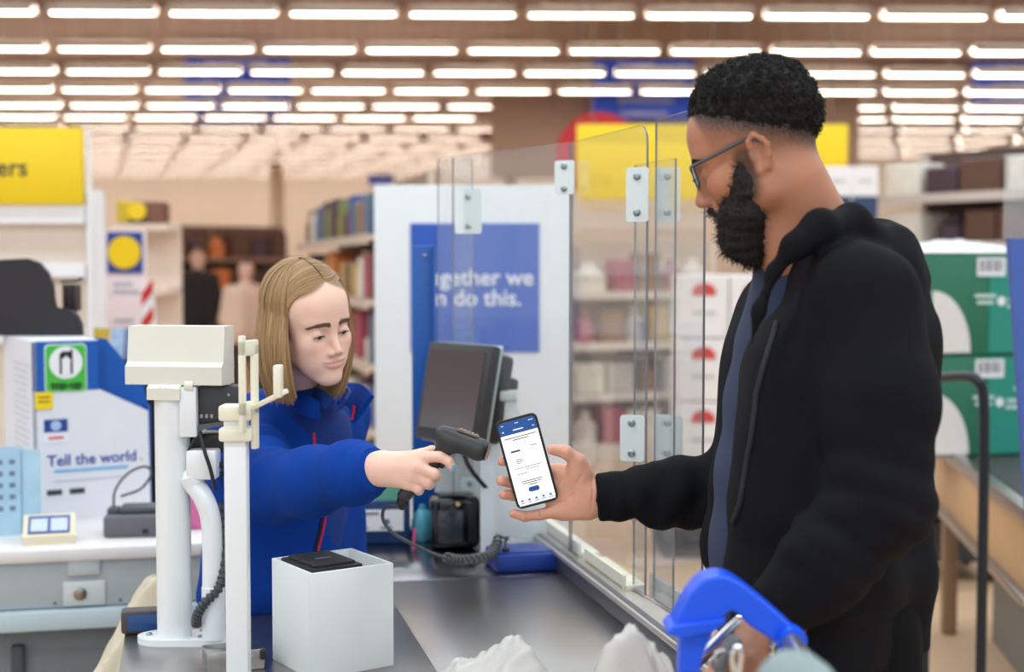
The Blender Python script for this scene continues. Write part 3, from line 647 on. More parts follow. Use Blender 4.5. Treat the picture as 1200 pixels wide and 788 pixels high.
# blue tray with label and papers
a = P(398, 589, 3.5); b = P(478, 648, 3.5)
Mq = rotz_at(((a.x+b.x)/2, 3.52, CT), math.radians(4)); wq = b.x-a.x; hq = a.z-CT
r = thing('blue_tray', ((a.x+b.x)/2, 3.55, CT), 'navy blue leaflet tray with a white label beside the receipt printer', 'tray')
NAVY = pm('tray_navy', (20, 58, 110), .45)
for (c, s) in (((0, 0, hq/2), (wq, .008, hq)), ((0, .1, hq*.55), (wq, .008, hq*1.1)), ((-wq/2, .05, hq/2), (.008, .1, hq)), ((wq/2, .05, hq/2), (.008, .1, hq)), ((0, .05, .004), (wq, .1, .008))):
    m = MB(Mq); m.box(c, s, .002); m.build('panel', NAVY, r)
m = MB(Mq); m.box((.0, -.006, hq*.55), (wq*.86, .003, hq*.5)); lab = m.build('label', PAPER, r)
for (u, v_, w_, h_) in ((-.02, .72, .06, .004), (-.03, .52, .014, .014), (.03, .52, .014, .012), (-.03, .38, .03, .003), (.03, .38, .03, .003)):
    m = MB(Mq); m.box((u, -.0085, hq*v_), (w_, .002, h_)); m.build('print_mark', pm('mark_blue', (90, 110, 150), .6), lab)
for i, (u, rgb, nm) in enumerate(((-.035, (235, 235, 240), 'white'), (0, (150, 200, 225), 'pale blue'), (.035, (120, 190, 160), 'pale green'))):
    m = MB(Mq @ Matrix.Translation((u, .05, .01)) @ Matrix.Rotation(math.radians(-20+i*14), 4, 'X')); m.box((0, 0, hq*.65), (.07, .002, hq*1.25)); tag(m.build('leaflet', pm('leaf%d' % i, rgb, .5, var=.25, scale=60)), nm+' printed leaflet standing in the navy tray', 'leaflet')
c = P(492, 628, 3.47); m = MB(); m.lathe([(.02, 0), (.026, .01), (.027, .05), (.02, .07), (.008, .08), (.008, .09)], (c.x, 3.56, CT), 16); tag(m.build('sanitiser_bottle', pm('cyan_plastic', (90, 175, 195), .3)), 'small cyan plastic bottle between the navy tray and the printer', 'bottle')
c = P(485, 640, 3.44); m = MB(); m.tube([(c.x, 3.44, CT), (c.x+.002, 3.443, CT+.05), (c.x+.002, 3.443, CT+.054)], [.0035, .0035, .001], 8); tag(m.build('pink_pen', pm('pink_plastic', (220, 70, 140), .4)), 'pink pen standing beside the navy tray', 'pen')
# blue cradle block
a = P(573, 655, 3.2); b = P(662, 676, 3.2); Mk = rotz_at(((a.x+b.x)/2+.005, 3.22, CT), UA)
r = thing('scanner_cradle', ((a.x+b.x)/2, 3.24, CT), 'royal blue flat scanner cradle block on the steel till top', 'cradle')
m = MB(Mk); m.box((0, .035, .02), (.165, .12, .04), .005); m.build('block', pm('cradle_blue', (28, 62, 150), .45), r)
m = MB(Mk); m.box((.0, .035, .0415), (.15, .1, .004), .001); m.build('top_plate', pm('cradle_blue2', (22, 54, 138), .4), r)
m = MB(Mk); m.lathe([(.009, 0), (.009, .006), (.006, .01)], (-.055, .0, .043), 12); m.build('cable_socket', BLACKP, r)
CRADLE_PLUG = Mk @ Vector((-.055, 0, .056))
# ------------------------------------------------------------------- hand scanner
SCD = pm('scanner_charcoal', (46, 48, 50), .42, var=.12, scale=60); YS = 2.42
h0, h1 = Pn(521, 512, YS), Pn(561, 527, YS-.012); g0, g1 = Pn(526, 522, YS), Pn(474, 581, YS+.012)
def f_sc(p):
    d = rc(p, h0, h1, .0165, .020); d = smin(d, rc(p, Pn(517, 506, YS), Pn(548, 512, YS), .006, .008), .012)
    d = smin(d, rc(p, g0, g1, .0135, .0125), .016)
    ax = (h1-h0)/np.linalg.norm(h1-h0); d = smax(d, (p-h1)@ax-.017, .004)
    return d
V, F = sdf_mesh(f_sc, Pn(455, 595, YS)-[0, .05, .02], Pn(590, 490, YS)+[0, .05, .02], .0016)
r = thing('barcode_scanner', tuple(P(476, 584, YS)), 'charcoal handheld barcode scanner gripped by the cashier', 'scanner')
np_mesh('body', V, F, SCD, r)
ax = Vector(h1-h0).normalized(); up = Vector((0, 0, 1)); up = (up-ax*up.dot(ax)).normalized()
Ms = frame_from(Vector(h1)+ax*.0172, ax.cross(up), up)
m = MB(Ms); m.prism(rrect(.03, .026, .006), (0, 0, .0015), ux=(1, 0, 0), uy=(0, 1, 0)); m.build('window', pm('scan_window', (30, 16, 18), .06), r)
Mt_ = frame_from((Vector(h0)+Vector(h1))/2+up*.0165, ax, ax.cross(up)*-1)
m = MB(Mt_); m.box((.006, 0, .0035), (.038, .016, .004), .0015); m.build('top_grille', pm('scan_brown', (108, 92, 84), .35, .5), r)
for i in range(5): m = MB(Mt_); m.box((-.008+.007*i, 0, .006), (.003, .012, .0015)); m.build('grille_rib', pm('scan_brown2', (160, 140, 126), .35, .5), r)
tg = Vector(g0)*.72+Vector(g1)*.28; m = MB(); m.box((0, 0, 0), (.009, .013, .02), .003, M=frame_from(tg+ax*.0135-up*.004, ax, up)); m.build('trigger', BLACKP, r)
c0 = Vector(g1); 
m = MB(); m.tube([c0, c0+Vector((-.004, 0, -.014)), c0+Vector((-.004, .003, -.024))], [.0115, .0105, .005], 10); m.build('strain_relief', BLACKP, r)
cp = spline([c0+Vector((-.004, .003, -.02)), P(451, 596, 2.52), P(450, 612, 2.62), P(465, 628, 2.76), P(500, 646, 2.94), P(522, 654, 3.02)], 8)
m = MB(); m.tube(cp, .0034, 8); m.build('cable', GREYP, r)
end = cp[-1]; hel = []
e2 = CRADLE_PLUG+Vector((-.015, -.005, .02)); ctl = spline([end, P(540, 655, 3.07)+Vector((0, 0, -.004)), P(565, 654, 3.13), P(578, 647, 3.17), e2], 14)
cc = ctl; turns = 16
for i in range(turns*9+1):
    t = i/(turns*9); j = t*(len(cc)-1); k = min(int(j), len(cc)-2); q = cc[k].lerp(cc[k+1], j-k); tg = (cc[k+1]-cc[k]).normalized(); u = tg.cross(Vector((0, 0, 1))).normalized(); v = tg.cross(u)
    hel.append(q+(u*math.cos(t*turns*6.283)+v*math.sin(t*turns*6.283))*.0095)
m = MB(); m.tube(hel, .0036, 6); m.build('coiled_cable', GREYP, r)
m = MB(); m.tube(spline([e2, e2+Vector((.02, 0, .0)), CRADLE_PLUG+Vector((0, 0, .012)), CRADLE_PLUG], 6), .0034, 8); m.build('cable', GREYP, r)
# ------------------------------------------------------------------- white box with the black lid
n0 = P(364, 673, 2.352); ang = math.radians(34); Mw = rotz_at((n0.x, n0.y, CT), ang); wl, wdp, hb = .158, .155, n0.z-CT
r = thing('white_box_stand', tuple(Mw @ Vector((wl/2, wdp/2, 0))), 'white open-topped box stand on the steel till', 'box')
th = .006
for (c, s) in (((wl/2, th/2, hb/2), (wl, th, hb)), ((wl/2, wdp-th/2, hb/2), (wl, th, hb)), ((th/2, wdp/2, hb/2), (th, wdp-2*th, hb)), ((wl-th/2, wdp/2, hb/2), (th, wdp-2*th, hb)), ((wl/2, wdp/2, hb-.03), (wl-2*th, wdp-2*th, .006))):
    m = MB(Mw); m.box(c, s, .0012); m.build('panel', WHITE, r)
r = thing('payment_pad', tuple(Mw @ Vector((wl*.38, wdp/2, hb-.027))), 'flat black pad lying in the top of the white box stand', 'pad')
m = MB(Mw); m.box((wl*.37, wdp/2, hb-.012), (.098, .125, .03), .004); m.build('pad_body', pm('pad_black', (30, 27, 30), .5, var=.15), r)
m = MB(Mw); m.box((wl*.37, wdp*.5, hb+.005), (.08, .105, .006), .003); m.build('pad_lid', pm('pad_black2', (38, 34, 38), .6, var=.15), r)
m = MB(Mw); m.box((wl*.37, wdp*.45, hb+.0085), (.03, .006, .001)); m.build('emblem', pm('emblem_grey', (110, 105, 108), .5), r)
m = MB(Mw); m.box((.036, .04, hb+.004), (.03, .012, .003), .001); m.build('clip', pm('clip_tan', (220, 196, 180), .5), r)
# ------------------------------------------------------------------- pole with customer display
PW = pm('pole_white', (236, 240, 242), .3, var=.02)
bp = P(205, 757, 2.6); bp.z = CT
r = thing('display_pole', (bp.x, bp.y, CT), 'white pole on a steel plate carrying an ivory customer display', 'display')
zt = P(200, 456, 2.6).z
m = MB(); 
pl = []
for k in range(33):
    t = math.pi/2+math.pi*k/32; pl.append((-.02+.048*math.cos(t), .04*math.sin(t)))
pl = [(.072, -.04)]+[(.092+.03*math.cos(t), .035*math.sin(t)) for t in np.linspace(-1.3, 1.3, 9)]+[(.072, .04)]+pl
m = MB(rotz_at((bp.x, bp.y, CT), 0)); m.prism(pl, (0, 0, .012), (0, 0, 0), (1, 0, 0), (0, 1, 0)); m.build('base_plate', PW, r)
m = MB(); m.cyl((bp.x, bp.y, CT+.01), (bp.x, bp.y, zt), .0315, n=32); m.build('pole', PW, r)
m = MB(); m.lathe([(.034, 0), (.037, .002), (.037, .006), (.03, .008)], (bp.x, bp.y, zt), 28); m.build('pole_cap', PW, r)
for (dx, dy) in ((-.047, .0), (.052, -.016), (.045, .03)):
    m = MB(); m.lathe([(.006, 0), (.006, .002), (.004, .004)], (bp.x+dx, bp.y+dy, CT+.012), 10); m.build('screw', SCR, r)
# display head: seen from its back
dc = P(210, 416, 2.6); Mdp = rotz_at((dc.x, dc.y, dc.z), math.radians(-9))
wd, hh_ = .184, .106
m = MB(Mdp); m.prism([(-.03, -hh_/2), (.035, -hh_/2), (.035, hh_/2), (-.012, hh_/2), (-.02, -.012), (-.03, -.02)], (wd, 0, 0), (-wd/2, 0, 0), (0, 1, 0), (0, 0, 1)); hdp = m.build('display_head', IVORY, r, angle=20)
m = MB(Mdp); m.box((0, .037, 0), (wd-.02, .005, hh_-.02), .002); m.build('display_glass', pm('display_dark', (30, 40, 38), .15), hdp)
m = MB(Mdp); m.prism([(-.034, -.035), (.02, -.035), (.02, .0), (-.015, .0), (-.034, -.014)], (.062, 0, 0), (-.047, -.005, -hh_/2+.008), (0, 1, 0), (0, 0, 1)); m.build('hinge_cover', IVORY, r, angle=20)
m = MB(Mdp); m.prism(circ(.0125, 18), (.016, 0, 0), (.022, -.022, -hh_/2-.002), (0, 1, 0), (0, 0, 1)); m.build('hinge_knuckle', IVORY, r)
# bracket + black reader on the pole side
a = P(218, 452, 2.6); b = P(232, 510, 2.6)
m = MB(); m.box(((a.x+b.x)/2, 2.59, (a.z+b.z)/2), (b.x-a.x+.01, .05, a.z-b.z), .002); m.build('side_bracket', PW, r)
a = P(232, 452, 2.58); b = P(279, 502, 2.58)
r = thing('card_printer', ((a.x+b.x)/2, 2.61, b.z), 'small black device with a screw and pale marks fixed beside the white pole', 'device')
m = MB(); m.box(((a.x+b.x)/2, 2.61, (a.z+b.z)/2+.004), (b.x-a.x, .06, a.z-b.z-.012), .002); m.build('case', pm('case_black', (58, 58, 62), .45, .3), r)
m = MB(); m.prism([(0, 0), (.06, .012), (.06, .018), (0, .01)], (0, .05, 0), (a.x+.002, 2.57, b.z-.003)); m.build('tray_lip', pm('case_grey', (84, 84, 88), .45), r)
q = P(268, 463, 2.578); m = MB(); m.lathe([(.0032, 0), (.0025, .002)], (q.x, 2.58, q.z), 10, (0, -1, 0)); m.build('screw', SCR, r)
for i in range(3):
    q = P(236+i*6, 488, 2.579); m = MB(); m.prism(rrect(.005, .007, .001, 2), (0, .001, 0), (q.x, 2.579, q.z)); m.build('approval_mark', pm('mark_grey', (150, 150, 152), .5), r)
# curved white arm with terminal
r = thing('terminal_arm', tuple(P(250, 763, 2.575).xy)+(CT+.012,), 'curved white tube arm holding the white card terminal next to the pole', 'arm')
ab = P(251, 763, 2.575)
m = MB(); m.cyl((ab.x, 2.575, CT+.012), (ab.x, 2.575, P(0, 688, 2.575).z), .0215, n=24); m.build('sleeve', PW, r)
arm = spline([Vector((ab.x-.002, 2.575, P(0, 695, 2.575).z)), P(249, 650, 2.575), P(247, 610, 2.575), P(239, 585, 2.575), P(226, 566, 2.58), P(222, 560, 2.58)], 7)
m = MB(); m.tube(arm, .0185, 20); m.build('tube', PW, r)
q = P(226, 560, 2.58); m = MB(); m.lathe([(.01, -.02), (.02, -.012), (.021, .004), (.012, .016), (.004, .02)], q, 18, (-.4, 0, 1)); m.build('ball_joint', PW, r)
a = P(219, 528, 2.57); b = P(254, 562, 2.57)
m = MB(); m.box(((a.x+b.x)/2, 2.585, (a.z+b.z)/2), (b.x-a.x, .05, a.z-b.z), .004); m.build('terminal_back', PW, r)
a = P(220, 508, 2.6); b = P(262, 532, 2.6)
m = MB(); m.box(((a.x+b.x)/2, 2.63, (a.z+b.z)/2), (b.x-a.x, .05, a.z-b.z), .006); m.build('terminal_top', BLACKP, r)
for xx in (258, 256): 
    q = P(xx, 545 if xx == 258 else 556, 2.6); m = MB(); m.lathe([(.006, 0), (.006, .008), (.003, .01)], q, 10, (1, 0, 0)); m.build('side_knob', BLACKP, r)
m = MB(); m.tube(spline([P(234, 508, 2.56), P(240, 530, 2.55), P(247, 552, 2.55), P(252, 575, 2.55)], 6), .0035, 8); m.build('black_cable', BLACKP, r)
m = MB(); m.tube(spline([P(236, 506, 2.58), P(226, 518, 2.57), P(220, 530, 2.57)], 5), .0025, 6); m.build('black_cable', BLACKP, r)
# ribbed hose
hp = spline([P(256, 590, 2.6), P(262, 625, 2.59), P(263, 665, 2.57), P(256, 690, 2.55), P(240, 707, 2.545), P(231, 722, 2.55), P(230, 733, 2.56)], 14)
rad = [.0096 if (i//2) % 2 else .0066 for i in range(len(hp))]
m = MB(); m.tube(hp, rad, 12); o = m.build('ribbed_hose', pm('hose_grey', (66, 68, 72), .5), angle=25); tag(o, 'dark grey ribbed cable hose hanging beside the curved white arm', 'hose')
# blue inset and steel box on plate, price card
a = P(168, 742, 2.68)
r = thing('blue_touch_pad', (a.x, 2.68, CT), 'small dark framed pad with a blue face on the steel plate behind the pole', 'pad')
m = MB(rotz_at((a.x, 2.67, CT), UA)); m.box((0, 0, .022), (.075, .04, .044), .006); m.build('frame', pm('pad_frame', (70, 64, 64), .5), r)
m = MB(rotz_at((a.x, 2.67, CT), UA)); m.box((.004, -.021, .022), (.06, .003, .03), .001); m.build('blue_face', pm('pad_blue', (30, 72, 130), .3), r)
a = P(292, 764, 2.42); b = P(311, 788, 2.42)
r = thing('steel_box', (b.x-.03, 2.42, CT), 'small steel box with a black corner behind the cream post', 'box')
m = MB(rotz_at((b.x, 2.42, CT), math.radians(20))); m.box((-.05, .03, .018), (.1, .06, .036), .003); m.build('shell', STEEL, r)
m = MB(rotz_at((b.x, 2.42, CT), math.radians(20))); m.box((-.003, -.001, .026), (.01, .008, .018), .002); m.build('corner_clip', BLACKP, r)
m = MB(rotz_at((b.x, 2.42, CT), math.radians(20))); m.lathe([(.004, 0), (.003, .002)], (-.022, -.0, .022), 10, (0, -1, 0)); m.build('screw', SCR, r)
# cream post in front with bracket
YP = 2.22; a = P(264, 790, YP); xL, xR = P(265, 600, YP).x, P(291, 600, YP).x; xc = (xL+xR)/2
r = thing('bag_post', (xc, YP, CT), 'square white post with a cream slotted bag bracket on top', 'post')
zt = P(0, 478, YP).z
m = MB(); m.box((xc, YP, (CT+zt)/2), (xR-xL, .03, zt-CT), .003); m.build('post', PW, r)
m = MB(); m.box((xc-.01, YP, CT+.006), (.11, .07, .012), .003); m.build('foot_plate', CREAM, r)
m = MB(); m.lathe([(.008, 0), (.008, .003), (.005, .006)], (xc-.048, YP-.01, CT+.012), 10); m.build('bolt', BLACKP, r)
for (y0, y1) in ((474, 492), (500, 516)):
    m = MB(); m.box((xc+.002, YP-.004, P(0, (y0+y1)/2, YP).z), (xR-xL+.016, .042, (y1-y0)/FPX*YP), .004); m.build('clamp', CREAM, r)
Mv = rotz_at((P(292, 308, YP).x, YP-.02, 0), math.radians(68))
zA, zB_ = P(0, 396, YP-.02).z, P(0, 528, YP-.02).z
# slotted plate: frame of four bars
for (x0, x1, z0, z1) in ((-.022, -.010, zB_+.03, zA+.004), (.012, .026, zB_, zA-.01), (-.022, .026, zA-.028, zA-.004), (-.022, .026, P(0, 478, YP).z-.01, P(0, 478, YP).z+.012)):
    m = MB(Mv); m.box(((x0+x1)/2, 0, (z0+z1)/2), (x1-x0, .008, z1-z0), .002); m.build('slotted_plate', CREAM, r)
q0 = P(296, 478, YP); q1 = P(329, 462, YP-.05)
m = MB(); m.box((0, 0, 0), ((q1-q0).length+.01, .026, .008), .002, M=frame_from((q0+q1)/2, q1-q0, Vector((0, 1, 0)))); m.build('arm', CREAM, r)
q2 = P(326, 428, YP-.05); q3 = P(326, 466, YP-.05)
m = MB(); m.box((q2.x, q2.y, (q2.z+q3.z)/2), (.012, .026, q2.z-q3.z), .002); m.build('arm_tip', CREAM, r)
# =================================================================== the other till at the back left
MB2 = till_frame(-1.235, 3.43); GT = pm('till_grey', (186, 194, 198), .45, var=.04); GT2 = pm('till_grey2', (170, 178, 182), .45, var=.04)
r = thing('grey_till', tuple(MB2 @ Vector((.2, .3, 0))), 'pale grey checkout till with a round lock behind the cashier', 'checkout')
La, Lb = -.5, .62; Lc = (La+Lb)/2; Lw = Lb-La
m = MB(MB2); m.box((Lc, .3, CT-.017), (Lw, .62, .034), .008); m.build('worktop', pm('worktop_grey', (224, 222, 222), .4), r)
m = MB(MB2); m.box((Lc, .02, .758), (Lw, .03, .115), .004); m.build('front_panel', GT2, r)
m = MB(MB2); m.box((Lc, .012, .674), (Lw, .06, .048), .004); m.build('lower_rail', pm('till_bluegrey', (186, 204, 212), .45), r)
m = MB(MB2); m.box((Lc, .32, .32), (Lw-.06, .5, .62), .004); m.build('cabinet', pm('till_cab', (120, 128, 134), .5), r)
m = MB(MB2); m.box((.185, .002, .81), (.075, .012, .06), .002); m.build('seam_plate', GT, r)
m = MB(MB2); m.box((.185, .002, .735), (.1, .01, .06), .003); lk = m.build('lock_plate', pm('lock_white', (200, 206, 208), .4), r)
m = MB(MB2); m.lathe([(.016, 0), (.016, .005), (.012, .008), (.004, .0085)], (.175, -.003, .735), 20, (0, -1, 0)); m.build('lock_barrel', pm('lock_brass', (150, 140, 130), .3, .9), lk)
m = MB(MB2); m.box((.385, .003, .74), (.016, .006, .042), .001); sw = m.build('switch', BLACKP, r)
m = MB(MB2); m.prism(circ(.0055, 12), (0, .004, 0), (.385, -.003, .753)); m.build('green_led', pm('led_green', (60, 235, 40), .4, emis=2.0), sw)
for x_ in (.115, .27): m = MB(MB2); m.lathe([(.004, 0), (.003, .003)], (x_, .005, .712), 10, (0, -1, 0)); m.build('screw', pm('screw_dark', (90, 96, 100), .4, .7), r)
m = MB(MB2); m.box((.02, .06, .3), (.03, .03, .6), .004); m.build('leg', pm('leg_dark', (70, 74, 80), .5), r)
# leaflet display
o = P(42, 612, 3.8); o.z = CT; ang = math.radians(30); Md = rotz_at(o, ang); w_, dp, hf = .312, .42, .49
r = thing('card_display', tuple(Md @ Vector((w_/2, dp/2, 0))), 'white cardboard display with blue header reading Tell the world on the back till', 'display')
CW = pm('card_white', (226, 226, 232), .6, var=.02); CB = pm('card_blue', (4, 86, 176), .55)
m = MB(Md); m.prism([(0, 0), (w_, 0), (w_-.004, .287), (.178, .352), (0, .352)], (0, .02, 0), (0, 0, 0)); fr = m.build('front_panel', CW, r)
m = MB(Md); m.prism([(0, .353), (.172, .353), (.172, .487), (0, .487)], (0, .02, 0), (0, 0, 0)); hd = m.build('header_panel', CB, r)
m = MB(Md); m.prism([(.182, .352), (w_+.004, .282), (w_+.012, .30), (w_+.0, .36), (.21, .488), (.182, .492)], (0, .012, 0), (0, .06, 0)); m.build('wing_panel', CB, r)
m = MB(Md); m.box((w_+.004, .2, .15), (.008, .36, .3)); m.build('side_panel', CB, r)
m = MB(Md); m.box((.004, dp/2, .244), (.008, dp, .487)); sd = m.build('side_panel', CW, r)
m = MB(Md); m.box((w_/2, dp, .2), (w_, .008, .4)); m.build('back_panel', CW, r)
m = MB(Md); m.box((.09, .2, .486), (.175, .36, .006)); m.build('top_panel', CW, r)
ft = lambda x, z: Md @ Matrix.Translation((x, -.0012, z)) @ Matrix.Rotation(math.pi/2, 4, 'X')
text_mesh('lettering', 'Tell the world', .042, ft(.153, .163), pm('print_navy', (60, 80, 160), .6, var=0), fr, bold=.0005)
m = MB(Md); m.prism(circ(.003, 8), (0, .001, 0), (.286, -.002, .153)); m.build('full_stop', pm('print_red', (220, 90, 90), .6), fr)
m = MB(Md); m.box((.15, -.001, .135), (.2, .002, .008)); m.build('text_line', pm('print_sky', (120, 180, 220), .6), fr)
m = MB(Md); m.box((.15, -.001, .108), (.2, .002, .003)); m.build('text_line', pm('print_grey', (190, 190, 198), .6), fr)
for x_ in (.05, .11): m = MB(Md); m.box((x_, -.002, .078), (.04, .003, .014), .001); m.build('store_badge', pm('badge_dark', (52, 60, 62), .5), fr)
m = MB(Md); m.prism(rrect(.064, .062, .006), (0, .002, 0), (.056, -.002, .245)); tl = m.build('sim_badge', PAPER, fr)
m = MB(Md); m.box((.056, -.003, .26), (.062, .002, .034)); m.build('badge_blue', pm('badge_blue', (26, 66, 140), .5), fr)
m = MB(Md); m.prism(circ(.014, 20), (0, .001, 0), (.056, -.005, .26)); m.build('badge_emblem', pm('emblem_pale', (170, 190, 225), .5), fr)
m = MB(Md); m.box((.056, -.003, .227), (.04, .002, .006)); m.build('badge_print', pm('print_red', (220, 130, 130), .6), fr)
m = MB(Md); m.box((.026, -.003, .329), (.046, .003, .046)); yl = m.build('yellow_sticker', pm('sticker_yellow', (246, 212, 0), .5), fr)
for k in range(2): m = MB(Md); m.box((.026, -.005, .338-.012*k), (.03, .001, .003)); m.build('sticker_print', pm('ink', (40, 40, 40), .6), yl)
# green top-up badge
m = MB(Md); m.prism(rrect(.112, .132, .012), (0, .002, 0), (.085, -.002, .415)); bd = m.build('badge_border', pm('badge_border', (200, 225, 215), .5), hd)
m = MB(Md); m.prism(rrect(.104, .124, .01), (0, .002, 0), (.085, -.004, .415)); m.build('badge_green', pm('badge_green', (70, 185, 60), .5), hd)
m = MB(Md); m.prism(circ(.044, 28), (0, .002, 0), (.085, -.006, .43)); m.build('badge_disc', PAPER, hd)
blk = pm('badge_black', (24, 28, 26), .5)
for (pl_, nm) in (([(-.017, -.03), (-.012, -.03), (-.012, .012), (.012, .012), (.012, -.03), (.017, -.03), (.017, .036), (.012, .036), (.012, .03), (-.011, .03), (-.017, .022)], 'phone_outline'),):
    m = MB(Md); m.prism(pl_, (0, .002, 0), (.085, -.008, .43)); m.build(nm, blk, hd)
m = MB(Md); m.prism([(-.009, -.032), (.009, -.032), (.009, .002), (.013, .002), (0, .02), (-.013, .002), (-.009, .002)], (0, .002, 0), (.085, -.009, .43)); m.build('up_arrow', PAPER, hd)
text_mesh('badge_text', 'top-up', .03, ft(.085, .37) @ Matrix.Translation((0, 0, .005)), blk, hd, bold=.0006)
# fine print on side
sx_ = lambda y, z: Md @ Matrix.Translation((-.001, y, z))
for k in range(16):
    m = MB(sx_(.16, .42-.018*k)); m.box((0, 0, 0), (.002, .2-(.06 if k % 5 == 4 else 0), .003)); m.build('text_line', pm('print_grey', (190, 190, 198), .6), sd)
# black shaped header (plain) standing on top of the display, with hanging packs
Yk = 4.1; kz = lambda py: P(0, py, Yk).z; kx = lambda px: P(px, 308, Yk).x
zb0 = CT+.489
r = thing('battery_display', (kx(40), Yk, zb0), 'plain black cloud-shaped display header standing on the white card display', 'display')
out = [(-30, 392), (95, 392), (94, 380), (90, 370), (82, 364), (72, 362), (64, 360), (62, 350), (61, 335), (56, 320), (46, 308), (32, 303), (12, 304), (-30, 306)]
m = MB(); m.prism([(kx(p[0]), max(kz(p[1]), zb0) if p[1] < 390 else zb0) for p in out], (0, .02, 0), (0, Yk, 0)); m.build('header', pm('header_black', (30, 26, 34), .5), r)
for i, px in enumerate((65, 71, 77)):
    m = MB(); m.box((kx(px), Yk+.1, (kz(334)+kz(366))/2), (.012, .05, kz(334)-kz(366)), .002); m.build('hanging_pack', pm('pack_brown', (60, 48, 46), .5), r)
m = MB(); m.tube([(kx(60), Yk+.09, kz(331)), (kx(83), Yk+.06, kz(330)), (kx(89), Yk+.06, kz(326))], .004, 6); m.build('hook', BLACKP, r)
m = MB(); m.box((kx(72), Yk+.1, (zb0+kz(366))/2), (.02, .02, kz(366)-zb0+.1)); m.build('hook_post', BLACKP, r)
# cream keypad terminal
Mk = rotz_at(P(57, 628, 3.5).xy.to_3d()+Vector((0, 0, CT)), math.radians(16))
r = thing('price_terminal', tuple(Mk.translation), 'small cream wedge terminal with a blue printed face on the back till', 'terminal')
m = MB(Mk); m.prism([(0, 0), (.09, 0), (.09, .062), (0, .022)], (.125, 0, 0), (-.062, 0, 0), (0, 1, 0), (0, 0, 1)); m.build('case', pm('case_cream', (226, 214, 186), .5), r, angle=20)
Mf = Mk @ Matrix.Translation((0, .045, .043)) @ Matrix.Rotation(math.atan2(.04, .09), 4, 'X')
m = MB(Mf); m.box((0, 0, 0), (.1, .078, .003), .001); fc = m.build('face', pm('face_blue', (70, 92, 150), .5), r)
for sx in (-1, 1): m = MB(Mf); m.box((sx*.024, -.004, .002), (.04, .055, .002)); m.build('paper_label', pm('label_pale', (196, 208, 228), .6, var=.2, scale=120), fc)
# grey cradle with cable loop
Mg = rotz_at(P(158, 622, 3.62).xy.to_3d()+Vector((0, 0, CT)), math.radians(8))
r = thing('scanner_dock', tuple(Mg.translation), 'grey scanner dock with a looped cable on the back till', 'dock')
m = MB(Mg); m.box((0, .03, .028), (.15, .12, .056), .008); m.build('base', pm('dock_grey', (98, 100, 104), .5), r)
m = MB(Mg); m.box((.01, .035, .064), (.1, .08, .02), .009); m.build('cup', pm('dock_grey2', (76, 78, 82), .5), r)
m = MB(Mg); m.box((-.055, .03, .062), (.03, .05, .016), .004); m.build('clip', pm('dock_grey2', (76, 78, 82), .5), r)
m = MB(Mg); m.box((.03, -.031, .016), (.014, .004, .01)); m.build('socket', BLACKP, r)
m = MB(); m.tube(spline([Mg @ Vector((-.055, .02, .066)), P(135, 575, 3.64), P(150, 555, 3.65), P(170, 547, 3.66), P(177, 556, 3.67), P(165, 573, 3.68), P(142, 582, 3.7)], 8), .0035, 8); m.build('cable', GREYP, r)
# pale blue leaflet card
Ml = rotz_at(P(8, 618, 3.62).xy.to_3d()+Vector((0, 0, CT)), math.radians(24))
r = thing('leaflet_card', tuple(Ml.translation), 'pale blue folded card with dark print standing on the back till', 'card')
m = MB(Ml); m.box((-.02, 0, .115), (.11, .004, .23)); m.build('card', pm('card_sky', (170, 205, 226), .5, var=.2, scale=14), r)
m = MB(Ml @ Matrix.Rotation(math.radians(-40), 4, 'Z')); m.box((.03, .03, .11), (.1, .003, .22)); m.build('card_fold', pm('card_sky', (170, 205, 226), .5), r)
for i in range(3):
    for k in range(5): m = MB(Ml); m.box((-.045+.03*i, -.003, .19-.03*k), (.014, .001, .012)); m.build('print_mark', pm('mark_slate', (110, 130, 160), .6), r)
m = MB(Ml); m.prism(circ(.022, 16), (0, .002, 0), (-.045, -.004, .035)); m.build('print_mark', pm('mark_sky', (80, 160, 215), .5), r)
# pink pack, magazines
a = P(230, 600, 3.72); m = MB(); m.box((a.x, 3.72, CT+.05), (.05, .04, .1), .01); tag(m.build('pink_pack', pm('pink_pack', (214, 110, 160), .5, var=.25, scale=40)), 'pink pack standing on the back till behind the curved arm', 'pack')
r = thing('magazine_rack', tuple(P(140, 410, 4.6).xy)+(0,), 'low black magazine rack behind the white card display', 'rack')
q = P(120, 398, 4.6); m = MB(); m.box((P(140, 308, 4.6).x, 4.66, .6), (.22, .03, 1.2)); m.build('back', BLACKP, r)
m = MB(); m.box((P(140, 308, 4.6).x, 4.6, P(0, 425, 4.6).z), (.22, .12, .02)); m.build('ledge', BLACKP, r)
m = MB(); m.box((P(140, 308, 4.6).x, 4.62, .04), (.22, .2, .08)); m.build('plinth', BLACKP, r)
for i, (px, rgb, nm) in enumerate(((116, (200, 170, 40), 'yellow and black'), (136, (170, 195, 225), 'pale blue'), (152, (120, 140, 185), 'slate blue'))):
    z0 = P(0, 425, 4.6).z+.012
    m = MB(Matrix.Translation((P(px, 308, 4.6).x, 4.6, z0)) @ Matrix.Rotation(math.radians(-12), 4, 'X')); m.box((0, 0, .05), (.05, .006, .1)); tag(m.build('magazine', pm('mag%d' % i, rgb, .5, var=.4, scale=40)), nm+' magazine in the low black rack', 'magazine')
